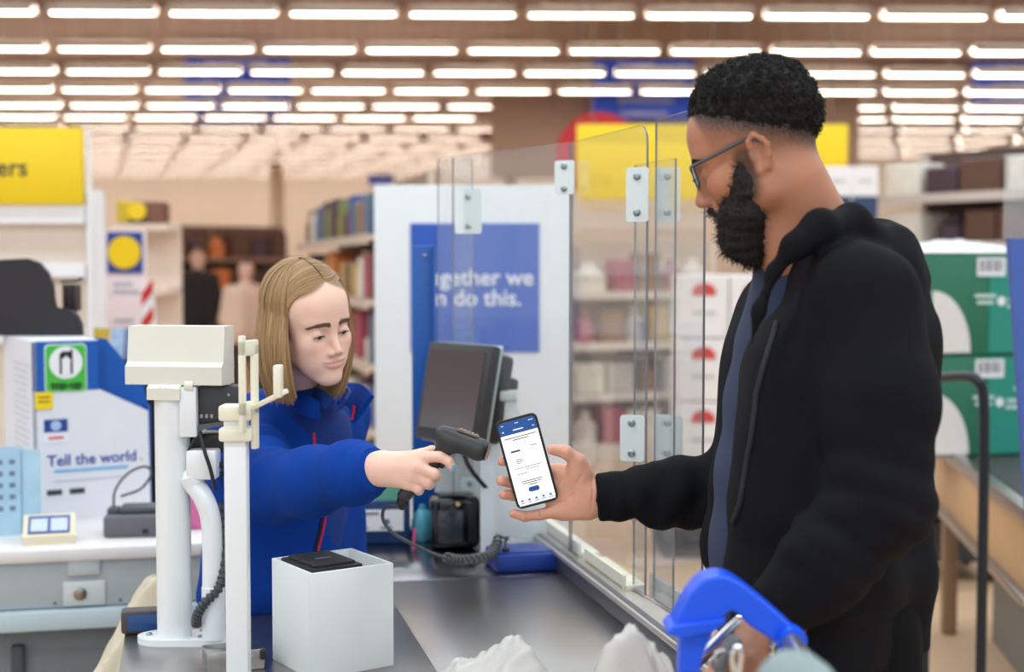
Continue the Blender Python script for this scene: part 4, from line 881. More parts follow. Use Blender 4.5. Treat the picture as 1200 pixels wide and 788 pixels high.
# =================================================================== people
def head_frame(psi_f, pitch, roll=0.0):
    """psi_f: horizontal facing direction (x,y); pitch down; returns 3x3 with columns forward,left,up"""
    fx, fy = psi_f; n = math.hypot(fx, fy); fx /= n; fy /= n
    f = np.array([fx*math.cos(pitch), fy*math.cos(pitch), -math.sin(pitch)]); l = np.array([-fy, fx, 0.0]); u = np.cross(f, l)
    l2 = l*math.cos(roll)+u*math.sin(roll); u2 = u*math.cos(roll)-l*math.sin(roll)
    return np.stack([f, l2, u2], 1)
LIPS = {}
def lip_paths(female, eo, ez_, sm):
    """lip lines laid on the bare face surface"""
    def lay(ys, zs, rs, out):
        x = np.linspace(.12, .05, 400); pts = []
        for y, z, r_ in zip(ys, zs, rs):
            g = np.stack([x, np.full(400, y), np.full(400, z)], 1); dd = head_sdf(g, female, eo, ez_, sm)[0]; i = int(np.argmax(dd < 0)); pts.append((x[i]-r_*.5+out, y, z))
        return pts
    k = .9 if female else 1.0
    ru = [.0042*k, .005*k, .0046*k, .0034*k, .0020]; rl = [.0064*k, .0062*k, .0054*k, .0038*k, .0020]; ys = [0, .005, .012, .019, .0265]
    U = lay(ys, [-.0598, -.0590, -.0602, -.0618+sm*.4, -.0640+sm], ru, .0006); Lw = lay(ys, [-.0700, -.0698, -.0692, -.0675+sm*.4, -.0640+sm], rl, .0006)
    rm = [.0012]*5; Cm = lay([0, .005, .012, .021, .0315], [-.0643, -.0640, -.0642, -.0640+sm*.5, -.0632+sm*1.4], rm, .0036); Cm[3] = (Cm[3][0]-.0008, *Cm[3][1:]); Cm[4] = (Cm[4][0]-.0022, *Cm[4][1:])
    return (U, ru), (Lw, rl), (Cm, rm)
def head_sdf(q, female=False, eye_open=.0024, eye_z=-.003, smile=.002):
    """q in head frame (x forward, y left, z up), metres for a 25 cm head"""
    s = q.copy(); s[:, 1] = np.abs(s[:, 1])
    jw = .041 if female else .050; jr = .017 if female else .019; gz = -.048 if female else -.058; cz = -.099 if female else -.104; brow = .006 if female else .009
    d = el(q, (-.012, 0, .045), (.098, .076, .090)); d = smin(d, el(q, (.026, 0, .046), (.066, .064, .066)), .03)
    d = smin(d, el(q, (.036, 0, -.03), (.052, .055, .078)), .03)
    d = smin(d, rc(s, (.004, jw+.002, gz), (.07, .012, cz), jr, jr*.95), .03)
    d = smin(d, rc(s, (-.004, .057, -.01), (.004, jw+.002, gz), .014, jr), .025)
    d = smin(d, el(q, (.079, 0, cz), (.017, .019, .016)), .018)
    d = smin(d, el(s, (.058, .041, -.023), (.025, .022, .022)), .022)
    d = smin(d, el(q, (.072, 0, -.062), (.023, .036, .027)), .02)
    if female: d = smin(d, el(s, (.048, .028, -.05), (.030, .026, .032)), .025)
    d = smin(d, rc(s, (.083, .008, .022), (.068, .044, .026), brow, brow*.9), .02)
    d = smax(d, -el(s, (.095, .031, .0), (.017, .019, .0125)), .014)
    nr = .0085 if female else .0105
    d = smin(d, rc(q, (.083, 0, .014), (.1065, 0, -.033), .0062, nr), .013)
    d = smin(d, el(s, (.0965, .0115, -.0385), (.0105, .0072, .0075)), .008)
    d = smax(d, -el(s, (.1015, .0062, -.0465), (.0045, .0028, .0035)), .003)
    lid = np.linalg.norm(s-np.array([.0735, .0315, 0]), axis=1)-.0145
    lid = smax(lid, -el(s, (.0875, .0315, eye_z), (.008, .0118, eye_open)), .0012)
    d = np.where(lid < .01, smin(d, lid, .0035), d)
    d = np.minimum(d, 9)
    d = smax(d, -el(s, (.0885, .0315, eye_z), (.006, .0118, eye_open)), .0012)
    if female not in LIPS: LIPS[female] = None; LIPS[female] = lip_paths(female, eye_open, eye_z, smile)
    if LIPS[female] is None: return d, d, d
    U, Lw, Cm = LIPS[female]
    up = chain(s, U[0], U[1], .002); lo = chain(s, Lw[0], Lw[1], .002)
    d = smin(d, up, .004); d = smin(d, lo, .004)
    d = smax(d, -chain(s, Cm[0], Cm[1], .001), .0016)
    # ear
    ea = el(s, (-.012, .0735, -.004), (.0165, .005, .026)); ea = smax(ea, -el(s, (-.010, .080, -.003), (.0095, .006, .017)), .004)
    pts = [(.000, .0755, .010), (-.003, .078, .020), (-.014, .081, .0265), (-.025, .081, .014), (-.0295, .083, .004), (-.025, .080, -.012), (-.015, .076, -.026), (-.005, .074, -.030), (-.001, .072, -.022)]
    ea = smin(ea, chain(s, pts, [.0032, .0036, .0038, .0040, .0040, .0038, .0052, .0058, .004], .005), .004)
    ea = smin(ea, rc(s, (.0005, .0755, -.002), (.000, .0755, -.009), .0035, .0035), .004)
    d = smin(d, ea, .005)
    return d, up, lo
def mixc(a, b, t): return a*(1-t[:, None])+np.array(b)*t[:, None]
def sst(x, a, b):
    t = np.clip((x-a)/(b-a), 0, 1); return t*t*(3-2*t)
def join(parts):
    Vs, Fs, Cs, n = [], [], [], 0
    for V, F, C in parts: Vs.append(V); Fs.append(F+n); Cs.append(C); n += len(V)
    return np.concatenate(Vs), np.concatenate(Fs), np.concatenate(Cs)
def sample_mesh(V, F, N, mask=None):
    c = V[F].mean(1); e = np.cross(V[F[:, 2]]-V[F[:, 0]], V[F[:, 3]]-V[F[:, 1]]); ar = np.linalg.norm(e, axis=1); nr = e/np.maximum(ar, 1e-12)[:, None]
    if mask is not None: ar = ar*mask(c)
    i = np.random.choice(len(F), N, p=ar/ar.sum()); u = np.random.rand(N, 2)
    A, B, C, D = [V[F[i, k]] for k in range(4)]
    p = (A*(1-u[:, :1])+B*u[:, :1])*(1-u[:, 1:])+(D*(1-u[:, :1])+C*u[:, :1])*u[:, 1:]
    return p, nr[i]
def eyes(R, O, s, iris, parent, look_down=.25, turn=0.0):
    for sg in (-1, 1):
        c = O+R@(np.array([.0735, .0315*sg, 0])*s); ldir = R@np.array([math.cos(look_down), turn, -math.sin(look_down)])
        m = MB(); r0 = .0131*s; m.lathe([(r0*math.sin(t), -r0*math.cos(t)) for t in np.linspace(0.02, math.pi-.02, 14)], c, 18, tuple(ldir)); e = m.build('eyeball', pm('eye_white', (226, 218, 212), .15), parent)
        m = MB(); m.lathe([(r0*1.012*math.sin(t), r0*1.012*math.cos(t)) for t in np.linspace(.44, .02, 5)], c, 16, tuple(ldir)); m.build('iris', iris, e)
        m = MB(); m.lathe([(r0*1.025*math.sin(t), r0*1.025*math.cos(t)) for t in np.linspace(.2, .02, 3)], c, 12, tuple(ldir)); m.build('pupil', pm('pupil', (8, 8, 8), .1), e)
SKINM = pm('skin_brown', (150, 100, 76), .48, var=.05, scale=60, bump=.12, bscale=900, attr='Col', sss=.08)
SKINF = pm('skin_fair', (236, 196, 180), .46, var=.03, scale=60, bump=.06, bscale=900, attr='Col', sss=.12)
# ------------------------------------------------------------------- the bearded customer
MAN = thing('person', (.47, 2.12, 0), 'bearded person in a black hooded jacket and glasses holding out a phone', 'person')
RM = head_frame((-math.cos(math.radians(17)), math.sin(math.radians(17))), math.radians(21)); SM = .93
OM = Pn(889, 179, 2.035)-RM@(np.array([-.012, .078, -.003])*SM)
SKa = np.array(L3((178, 120, 91))); 
nk0 = OM+RM@(np.array([-.03, 0, -.055])*SM); nk1 = Pn(968, 312, 2.13)
def f_mh(p):
    q = ((p-OM)@RM)/SM; d, up, lo = head_sdf(q, False, .0020, -.0045, 0); d = d*SM
    d = smin(d, rc(p, nk0, nk1, .058, .066), .03)
    d = smin(d, rc(p, OM+RM@(np.array([.03, 0, -.09])*SM), Pn(925, 300, 2.10), .03, .045), .03)
    return d
def man_head_colour(V):
    q = ((V-OM)@RM)/SM; d_, up_, lo_ = head_sdf(q, False)
    C = np.tile(SKa, (len(V), 1)); C = C*(1+.06*wob(V, 40, 3))[:, None]
    C = mixc(C, L3((128, 66, 58)), .75*sst(-np.minimum(up_, lo_), -.0015, .0008))
    hz = q[:, 2]-(.104+.60*(q[:, 0]-.075)); 
    ya = np.abs(q[:, 1])
    fade = sst(hz, -.085, .0)*sst(.055-q[:, 0]+.2*q[:, 2], 0, .012)*sst(q[:, 2]+.55*np.clip(-q[:, 0], 0, 1)*0-(-.02-.35*np.clip(-q[:, 0]-.02, 0, 1)), 0, .03)
    fade = fade*np.where((np.abs(q[:, 0]+.012) < .024) & (np.abs(q[:, 2]+.002) < .034) & (ya > .0775), 0, 1)
    grain = np.random.RandomState(5).rand(len(V))
    C = mixc(C, L3((30, 23, 20)), np.clip(fade*(.55+.5*sst(hz, -.05, .0))*(.75+.35*grain), 0, .97))
    brd = rc(np.stack([q[:, 0], ya, q[:, 2]], 1), (.012, .066, .0), (.016, .06, -.05), .016, .022)
    C = mixc(C, L3((34, 25, 21)), .8*sst(-brd, -.008, .006))
    return C
# right hand with the phone: palm to the camera
PY = 2.375
def H(px, py, dy): return Pn(px, py, PY+dy)
def f_rh(p):
    d = smin(rc(p, H(760, 585, .01), H(692, 574, .022), .033, .021), rc(p, H(760, 590, .01), H(690, 591, .022), .03, .02), .02)
    for (mx_, my) in ((655, 553), (650, 568), (649, 583), (652, 597)):
        d = smin(d, rc(p, H(690, 582+(my-575)*.35, .022), H(mx_, my, .024), .019, .0135), .014)
    d = smin(d, rc(p, H(690, 577, .018), H(676, 552, .012), .019, .017), .015)
    d = smin(d, rc(p, H(688, 598, .02), H(660, 602, .022), .0165, .0125), .012)
    d = smin(d, chain(p, [H(682, 553, .012), H(677, 541, .006), H(663, 530, .0), H(647, 527, -.001)], [.0165, .0135, .0108, .0092], .006), .012)
    d = smin(d, chain(p, [H(655, 553, .024), H(620, 547, .020), H(600, 541, .018), H(588, 541, .010)], [.0115, .0095, .009, .0078], .004), .008)
    d = smin(d, chain(p, [H(650, 568, .024), H(618, 567, .0205), H(598, 565, .018), H(587.5, 564, .007)], [.0115, .0098, .0092, .0086], .004), .006)
    d = smin(d, chain(p, [H(649, 583, .024), H(622, 583, .0205), H(603, 581, .018), H(590.5, 580, .007)], [.011, .0095, .009, .0084], .004), .006)
    d = smin(d, chain(p, [H(655, 599, .020), H(632, 603.5, .014), H(615, 605.5, .008), H(602, 602, .004)], [.0115, .0092, .0086, .0078], .004), .008)
    return d
def surf_pts(f, pts, y0, y1):
    """first surface hit along +y below each photo point"""
    out = []
    for (px, py) in pts:
        Y = np.linspace(y0, y1, 160); q_ = np.stack([Pn(px, py, yy) for yy in Y]); dd = f(q_); i = int(np.argmax(dd < 0))
        out.append(q_[i] if dd[i] < 0 else None)
    return [o for o in out if o is not None]
CRS = []
for ln_ in (((683, 556), (676, 566), (672, 578), (671, 592)), ((667, 552), (660, 562), (654, 570)), ((672, 580), (662, 588), (653, 590)), ((694, 562), (695, 575), (694, 590), (692, 602)), ((661, 525), (661, 530), (662, 536)), ((617, 600), (617, 606), (618, 611)), ((634, 598), (634, 604), (635, 609))):
    pts_ = []
    for i in range(len(ln_)-1):
        for k in range(5): pts_.append((ln_[i][0]+(ln_[i+1][0]-ln_[i][0])*k/5, ln_[i][1]+(ln_[i+1][1]-ln_[i][1])*k/5))
    CRS.append(surf_pts(f_rh, pts_, PY-.03, PY+.06))
def f_rh2(p):
    d = f_rh(p)
    for c_ in CRS:
        if len(c_) > 1: d = smax(d, -(chain(p, c_, [.0011]*len(c_), .001)), .0022)
    return d
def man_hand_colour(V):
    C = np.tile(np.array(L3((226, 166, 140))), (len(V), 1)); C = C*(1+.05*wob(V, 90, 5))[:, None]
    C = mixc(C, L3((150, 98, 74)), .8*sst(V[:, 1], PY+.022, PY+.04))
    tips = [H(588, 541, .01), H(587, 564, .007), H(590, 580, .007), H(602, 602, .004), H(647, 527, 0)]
    tm = np.max([np.exp(-(np.linalg.norm(V-t, axis=1)/.016)**2) for t in tips], 0); C = mixc(C, L3((222, 140, 120)), .4*tm)
    return C
# left hand low on the trolley rim
YL = 1.84
def f_lh(p):
    d = rc(p, Pn(925, 715, YL+.02), Pn(890, 745, YL), .032, .028)
    for i, (kx, ky, dy) in enumerate(((866, 762, -.03), (860, 770, -.01), (857, 777, .012), (858, 784, .032))):
        d = smin(d, rc(p, Pn(890, 748, YL), Pn(kx, ky, YL+dy), .02, .013), .015)
        d = smin(d, chain(p, [Pn(kx, ky, YL+dy), Pn(kx-20, ky+12, YL+dy-.004), Pn(kx-24, ky+32, YL+dy), Pn(kx-6, ky+42, YL+dy+.004)], [.0115, .0105, .0095, .0088], .004), .006)
    d = smin(d, chain(p, [Pn(888, 752, YL-.02), Pn(882, 775, YL-.045), Pn(868, 795, YL-.045), Pn(856, 802, YL-.035)], [.018, .0135, .011, .0095], .005), .012)
    return d
def gate(p, d, f, lo, hi, k):
    m_ = np.all((p > lo) & (p < hi), axis=1)
    if m_.any(): d[m_] = smin(d[m_], f(p[m_]), k)
    return d
bS, bE, bW = Pn(1008, 352, 1.965), Pn(1030, 590, 1.87), Pn(918, 722, 1.86)
cS, cE, cW = Pn(925, 375, 2.30), Pn(862, 572, 2.375), Pn(760, 586, PY+.012)
hlo, hhi = OM-np.array([.19, .16, .27]), OM+np.array([.22, .17, .17])
def f_man(p):
    d = rc(p, (.475, 2.07, 1.40), (.47, 2.07, 1.02), .09, .1); d = smin(d, rc(p, (.47, 2.2, 1.40), (.47, 2.2, 1.02), .09, .1), .07)
    d = smin(d, rc(p, nk1, bS, .05, .05), .04); d = smin(d, rc(p, nk1, cS, .05, .05), .04)
    d = smin(d, chain(p, [bS, bE, bW], [.05, .045, .031], .02), .02); d = smin(d, chain(p, [cS, cE, cW], [.05, .045, .032], .02), .02)
    d = gate(p, d, f_mh, hlo, hhi, .02)
    d = gate(p, d, f_rh2, np.minimum(H(570, 630, 0), H(790, 495, 0))-np.array([0, .05, 0]), np.maximum(H(570, 630, 0), H(790, 495, 0))+np.array([0, .08, 0]), .012)
    d = gate(p, d, f_lh, np.array([.2, 1.70, .9]), np.array([.4, 2.0, 1.12]), .012)
    return d
V, F = sdf_mesh(f_man, (-.04, 1.72, .88), (.72, 2.44, 1.86), .0021)
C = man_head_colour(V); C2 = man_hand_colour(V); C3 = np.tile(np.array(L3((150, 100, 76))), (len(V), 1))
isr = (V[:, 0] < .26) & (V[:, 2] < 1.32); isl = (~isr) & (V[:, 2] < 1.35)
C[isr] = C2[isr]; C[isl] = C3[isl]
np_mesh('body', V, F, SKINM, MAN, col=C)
eyes(RM, OM, SM, pm('iris_dark', (40, 26, 18), .15), MAN, .3)
# nails on the visible fingertips are turned away; glasses
G = lambda x, y, z: Vector(OM+RM@(np.array([x, y, z])*SM))
GLS = thing('glasses', tuple(G(.09, 0, 0)), 'dark blue framed glasses worn by the bearded customer', 'glasses')
gf = pm('frame_slate', (44, 56, 74), .3); 
for sg in (-1, 1):
    ring = []
    for (u, v_) in rrect(.052, .036, .011, 5): ring.append(G(.1035-.012*(abs(sg*.034+u)/.06)**2, sg*.034+u,   .003+v_))
    m = MB(); m.tube(ring, .0019, 6, closed=True); rim = m.build('rim', gf, GLS)
    m = MB(); m.add(ring, [list(range(len(ring)))]); m.build('lens', plexi('lens_clear', (.97, .98, .98), .02, 1.0), rim)
    tp = spline([G(.090, sg*.062, .016), G(.085, sg*.0715, .017), G(.05, sg*.0765, .019), G(.012, sg*.0785, .023), G(-.002, sg*.0795, .025)], 6)+[G(-.022, sg*.077, .012), G(-.03, sg*.075, -.004)]
    m = MB(); m.tube(tp, [.0026]*(len(tp)-1)+[.002], 8); m.build('temple', pm('temple_grey', (66, 72, 78), .35), GLS)
m = MB(); m.tube(spline([G(.1035, -.009, .0), G(.107, 0, .004), G(.1035, .009, .0)], 4), .0018, 6); m.build('bridge', gf, GLS)
# hair
HAIR = pm('hair_black', (18, 14, 13), .75, var=.3, scale=120)
def f_mhair(p):
    q = ((p-OM)@RM)/SM
    d0 = smin(el(q, (-.012, 0, .045), (.098, .076, .090)), el(q, (.026, 0, .046), (.066, .064, .066)), .03)
    hz_ = q[:, 2]-(.104+.60*(q[:, 0]-.075))
    th = .001+(.003+.016*sst(hz_, .0, .07)*(.5+.5*sst(q[:, 2], .04, .12)))*sst(hz_, -.004, .02)*(.45+.55*sst(.085-q[:, 0], 0, .05))
    d = smax(d0-th, -hz_*.8, .006)
    return d*SM+.0022*wob(p, 120, 2)+.0016*wob(p, 320, 4)
V, F = sdf_mesh(f_mhair, OM-np.array([.16, .14, .12]), OM+np.array([.17, .14, .21]), .0026)
hp, hn = sample_mesh(V, F, 5200)
K = 9; t = np.linspace(0, 1, K)
u = np.cross(hn, np.random.normal(size=hn.shape)); u /= np.linalg.norm(u, axis=1, keepdims=True); v = np.cross(hn, u)
ph = np.random.rand(len(hp), 1)*6.28; ln = np.random.uniform(.004, .010, (len(hp), 1)); rr = np.random.uniform(.0016, .0032, (len(hp), 1))
path = hp[:, None, :]-hn[:, None, :]*.002+hn[:, None, :]*(t[None, :]*ln)[:, :, None]+(u[:, None, :]*np.cos(ph+t*8.5)[:, :, None]+v[:, None, :]*np.sin(ph+t*8.5)[:, :, None])*(rr*np.ones_like(t))[:, :, None]
V2, F2 = strands(path, np.linspace(.0011, .0005, K))
V3, F3, _ = join([(V, F, np.zeros((len(V), 3))), (V2, F2, np.zeros((len(V2), 3)))])
np_mesh('hair', V3, F3, HAIR, MAN)
# beard
def f_beard(p):
    q = ((p-OM)@RM)/SM; s = q.copy(); s[:, 1] = np.abs(s[:, 1])
    d = chain(s, [(.020, .061, -.006), (.024, .058, -.045), (.040, .048, -.082), (.064, .026, -.108), (.074, 0, -.115)], [.008, .015, .020, .023, .023], .02)
    d = smin(d, rc(s, (.028, .057, -.03), (.068, .036, -.066), .010, .012), .02)
    d = smin(d, rc(s, (.066, .008, -.115), (.050, .004, -.144), .026, .019), .03)
    d = smin(d, rc(s, (.034, .03, -.085), (.05, .012, -.132), .022, .020), .03)
    d = smin(d, rc(s, (.060, .043, -.07), (.078, .022, -.09), .014, .014), .02)
    d = smin(d, chain(s, [(.097, .004, -.0515), (.089, .022, -.058), (.078, .033, -.078)], [.0062, .0065, .010], .006), .006)
    d = smax(d, -el(q, (.1, 0, -.0655), (.02, .019, .0085)), .004)
    d = smax(d, s[:, 2]-.0, .01)
    return d*SM+.0016*wob(p, 170, 8)+.001*wob(p, 420, 9)
V, F = sdf_mesh(f_beard, OM-np.array([.16, .12, .22]), OM+np.array([.05, .12, .05]), .0023)
hp, hn = sample_mesh(V, F, 5200); K = 6; t = np.linspace(0, 1, K)
dn = np.array([0, 0, -1.0]); dr = hn*.75+dn*.5+np.random.normal(size=hn.shape)*.35; dr /= np.linalg.norm(dr, axis=1, keepdims=True)
cv = np.random.normal(size=hn.shape)*.5
ln = np.random.uniform(.004, .012, (len(hp), 1, 1)); path = hp[:, None, :]-hn[:, None, :]*.003+dr[:, None, :]*t[None, :, None]*ln+cv[:, None, :]*(t**2)[None, :, None]*ln*.6
V2, F2 = strands(path, np.linspace(.0007, .0002, K))
V3, F3, _ = join([(V, F, np.zeros((len(V), 3))), (V2, F2, np.zeros((len(V2), 3)))])
np_mesh('beard', V3, F3, pm('beard_black', (22, 17, 15), .75, var=.3, scale=120), MAN)
# eyebrows
def brows(R, O, s, mat, parent, zb, n, rad, ln0, xo=.0905, thick=.0035, fem=False):
    for sg in (-1, 1):
        t0 = np.random.rand(n); y = .010+.042*t0; x = xo-.9*(y-.01)**1.6*8.0*.22; x = xo-10.5*(y-.008)**2*.95
        z = zb+.0042+.0032*np.sin(math.pi*t0)-.0042*t0+np.random.normal(size=n)*thick*(1-.6*t0)*.5
        a = np.stack([x, y*sg, z], 1)
        for _ in range(14): a[:, 0] -= (head_sdf(a, fem)[0]-.0003)*.9
        dr = np.stack([-.25-.25*t0, sg*np.ones(n), .5-.6*t0], 1); dr /= np.linalg.norm(dr, axis=1, keepdims=True)
        t = np.linspace(0, 1, 4); path = a[:, None, :]+dr[:, None, :]*t[None, :, None]*ln0
        path = O+(path*s)@R.T; V, F = strands(path, np.linspace(rad, rad*.4, 4)); np_mesh('eyebrow', V, F, mat, parent)
brows(RM, OM, SM, HAIR, MAN, .021, 260, .0006, .009, .0945)
# ---- clothes
JB = pm('jacket_black', (21, 21, 25), .82, var=.12, scale=40, bump=.25, bscale=700, spec=.1)
S_, E_, W_ = Pn(1008, 352, 1.955), Pn(1030, 590, 1.865), Pn(908, 716, 1.85)
S2, E2, W2 = Pn(925, 375, 2.31), Pn(862, 572, 2.375), Pn(700, 583, PY+.018)
EDG = [(1.60, 930, 300), (1.40, 880, 410), (1.25, 862, 520), (1.12, 846, 620), (1.0, 826, 700), (.9, 822, 760)]
ez = np.array([Pn(a[1], a[2], 2.02)[2] for a in EDG]); ex = np.array([Pn(a[1], a[2], 2.02)[0] for a in EDG]); o_ = np.argsort(ez); ez = ez[o_]; ex = ex[o_]
def torso_m(p, g=0.0):
    d = rc(p, (.440, 2.03, 1.38), (.434, 2.02, 1.0), .122+g, .130+g); d = smin(d, rc(p, (.44, 2.245, 1.38), (.434, 2.23, 1.0), .122+g, .134+g), .09); d = smin(d, rc(p, (.50, 2.13, 1.38), (.49, 2.13, 1.0), .12+g, .13+g), .06)
    d = smin(d, rc(p, (.515, 2.07, 1.43), (.50, 2.22, 1.43), .095+g, .095+g), .06)
    d = smin(d, rc(p, Pn(965, 300, 2.12), S_, .062+g, .075+g), .06); d = smin(d, rc(p, Pn(955, 305, 2.16), S2, .06+g, .075+g), .06)
    return d
def folds(p, a, b, amp, freq, c, width, seed):
    """creases across a limb a-b, strongest at fraction c"""
    a = np.asarray(a); b = np.asarray(b); ab = b-a; L = np.linalg.norm(ab); h = ((p-a)@ab)/L/L
    r = np.random.RandomState(seed); k = r.normal(size=3)*9
    ph = h*L*freq+np.sin(p@k)*1.6
    return amp*np.exp(-((h-c)/width)**2)*(np.abs(np.sin(ph))**1.5-.5)
def f_jk(p):
    d = torso_m(p)
    d = smax(d, np.interp(p[:, 2], ez, ex)-p[:, 0], .02)
    hem = np.clip((1.075-p[:, 2])/.02, 0, 1); d = d+.010*hem*(p[:, 2] > .9)-.004*np.exp(-((p[:, 2]-1.10)/.03)**2)
    arm = chain(p, [S_, S_*.5+E_*.5+np.array([.006, -.01, 0]), E_, E_*.45+W_*.55+np.array([0, -.005, -.005]), W_], [.079, .074, .066, .056, .043], .03)
    arm = arm-folds(p, S_, E_, .0055, 55, .95, .28, 3)-folds(p, E_, W_, .005, 58, .3, .35, 5)
    arm = smax(arm, (p-W_)@((W_-E_)/np.linalg.norm(W_-E_)), .006)
    d = smin(d, arm, .018)
    ar2 = chain(p, [S2, E2, E2*.5+W2*.5+np.array([0, 0, .0]), W2], [.075, .062, .051, .040], .03)
    ar2 = ar2-folds(p, E2, W2, .010, 42, .42, .3, 8)-folds(p, E2, W2, .004, 80, .8, .3, 9)
    ar2 = smax(ar2, (p-W2)@((W2-E2)/np.linalg.norm(W2-E2)), .006)
    d = smin(d, ar2, .03)
    hood = chain(p, [Pn(878, 410, 1.95), Pn(890, 365, 1.955), Pn(908, 318, 1.965), Pn(930, 290, 1.96), Pn(962, 268, 1.97), Pn(1000, 262, 2.03), Pn(1040, 290, 2.10), Pn(1060, 330, 2.13)], [.004, .008, .011, .017, .022, .026, .030, .032], .02)
    hood = smin(hood, chain(p, [Pn(915, 300, 2.24), Pn(945, 272, 2.235), Pn(985, 258, 2.2), Pn(1030, 276, 2.14)], [.012, .018, .022, .028], .02), .02)
    hood = smin(hood, el(p, Pn(1040, 330, 2.125), (.05, .10, .085)), .03)
    d = smin(d, hood, .012)
    d = smin(d, chain(p, [Pn(1036, 318, 2.05), Pn(1052, 380, 2.06), Pn(1053, 480, 2.06), Pn(1053, 600, 2.06), Pn(1054, 690, 2.06), Pn(1050, 790, 2.06)], [.03, .03, .03, .034, .042, .042], .03), .05)
    d = d-.0035*wob(p, 16, 11)-.002*wob(p, 34, 12)
    d = d-folds(p, (.47, 2.1, 1.42), (.47, 2.1, 1.05), .004, 30, .75, .35, 14)
    return smax(d, .985-p[:, 2], .006)
V, F = sdf_mesh(f_jk, (.02, 1.72, .95), (.74, 2.5, 1.72), .0058)
# open the jacket along the hand, neck and hem is closed by the body beneath
jk = np_mesh('jacket', V, F, JB, MAN)
zp = spline([Vector((np.interp(z, ez, ex)+.004, 2.02-.112+.03*max(0, (z-1.4))/.15, z)) for z in (1.0, 1.1, 1.2, 1.3, 1.4, 1.5)], 6)
zq = []
for p_ in zp:      # settle the placket on the jacket surface
    pts = np.stack([np.full(60, p_.x+.008), np.linspace(1.8, 2.1, 60), np.full(60, p_.z)], 1); dd = f_jk(pts); i = np.argmax(dd < 0)
    if dd[i] < 0: zq.append(Vector((p_.x+.006, pts[i][1]-.001, p_.z)))
m = MB(); m.tube(zq, .0045, 8); m.build('zip_placket', pm('placket', (24, 24, 28), .7), jk)
# cuffs
for (a, b, rr_) in ((E_, W_, .041), (E2, W2, .0385)):
    ax = Vector(b-a).normalized(); c = Vector(b); m = MB(); m.tube([c-ax*.045, c-ax*.03, c-ax*.004, c+ax*.002, c-ax*.004], [rr_+.003, rr_+.0035, rr_+.002, rr_-.002, rr_-.006], 28); m.build('cuff', JB, jk)
TS = pm('tshirt_navy', (40, 52, 80), .85, var=.08, scale=60, bump=.2, bscale=600)
TF = [(905, 296), (884, 350), (866, 410), (855, 470), (845, 560), (838, 640), (832, 720)]
def f_ts(p):
    pts = [Pn(a, b, 2.15)+np.array([.080, 0, 0]) for a, b in TF]
    d = None
    for yo in (-.02, .05):
        e = chain(p, [q_+np.array([0, yo, 0]) for q_ in pts], [.06, .068, .07, .07, .07, .07, .07], .03); d = e if d is None else smin(d, e, .06)
    d = smin(d, rc(p, Pn(952, 318, 2.13), Pn(938, 300, 2.12), .062, .062), .04)
    d = smax(d, (p[:, 2]-(1.578+.25*(p[:, 0]-.42))), .006)
    return smax(d-.002*wob(p, 25, 4), .99-p[:, 2], .006)
V, F = sdf_mesh(f_ts, (.2, 1.9, .95), (.7, 2.36, 1.66), .005)
np_mesh('tshirt', V, F, TS, MAN)
def f_tr(p, base=(.475, 2.12), s=1.0):
    x, y = base
    d = rc(p, (x, y-.07, 1.02), (x, y+.07, 1.02), .118, .118)
    for sg in (-1, 1): d = smin(d, chain(p, [(x+.02, y+sg*.095, .92), (x+.025, y+sg*.10, .5), (x+.035, y+sg*.105, .07)], [.095, .07, .058], .03), .05)
    return d-.003*wob(p, 22, 6)
V, F = sdf_mesh(f_tr, (.25, 1.8, .02), (.72, 2.45, 1.2), .011); np_mesh('trousers', V, F, pm('trousers_black', (17, 17, 20), .85, var=.1, spec=.1), MAN)
def shoe(p0, dirv, mat, parent):
    dv = Vector(dirv).normalized(); M_ = frame_from(Vector((p0[0], p0[1], 0)), dv, Vector((-dv.y, dv.x, 0)))
    def f(p):
        Mi = np.array(M_.inverted()); q = p@Mi[:3, :3].T+Mi[:3, 3]
        d = rc(q, (-.05, 0, .04), (.13, 0, .035), .042, .035); d = smin(d, rc(q, (-.04, 0, .05), (-.03, 0, .09), .045, .045), .03); return smax(d, .002-q[:, 2], .004)
    V, F = sdf_mesh(f, (p0[0]-.25, p0[1]-.25, -.01), (p0[0]+.25, p0[1]+.25, .16), .007); np_mesh('shoe', V, F, mat, parent)
for sg in (-1, 1): shoe((.52, 2.12+sg*.105), (-1, .15, 0), BLACKP, MAN)
# watch
WA = thing('wrist_watch', tuple(P(893, 743, YL)), 'steel wrist watch on the customer\'s wrist behind the blue trolley bracket', 'watch')
wax = Vector(Pn(890, 745, YL)-Pn(925, 715, YL+.02)).normalized(); wc_ = P(893, 743, YL); u_ = wax.cross(Vector((0, 0, 1))).normalized(); v_ = wax.cross(u_)
m = MB(); m.tube([wc_+(u_*math.cos(t)+v_*math.sin(t))*.0305 for t in np.linspace(0, 6.2832, 33)[:-1]], .005, 6, closed=True); m.build('strap', CHROME, WA)
wn = -(u_*.3+v_*.5); wn = Vector((-.35, -.6, -.5)); wn = (wn-wax*wn.dot(wax)).normalized()
m = MB(); m.lathe([(.019, 0), (.02, .004), (.018, .009), (.015, .009)], wc_+wn*.029, 24, tuple(wn)); m.build('case', CHROME, WA)
m = MB(); m.lathe([(.015, 0), (.0145, .001)], wc_+wn*.038, 20, tuple(wn)); m.build('dial', pm('dial_dark', (24, 28, 34), .15), WA)
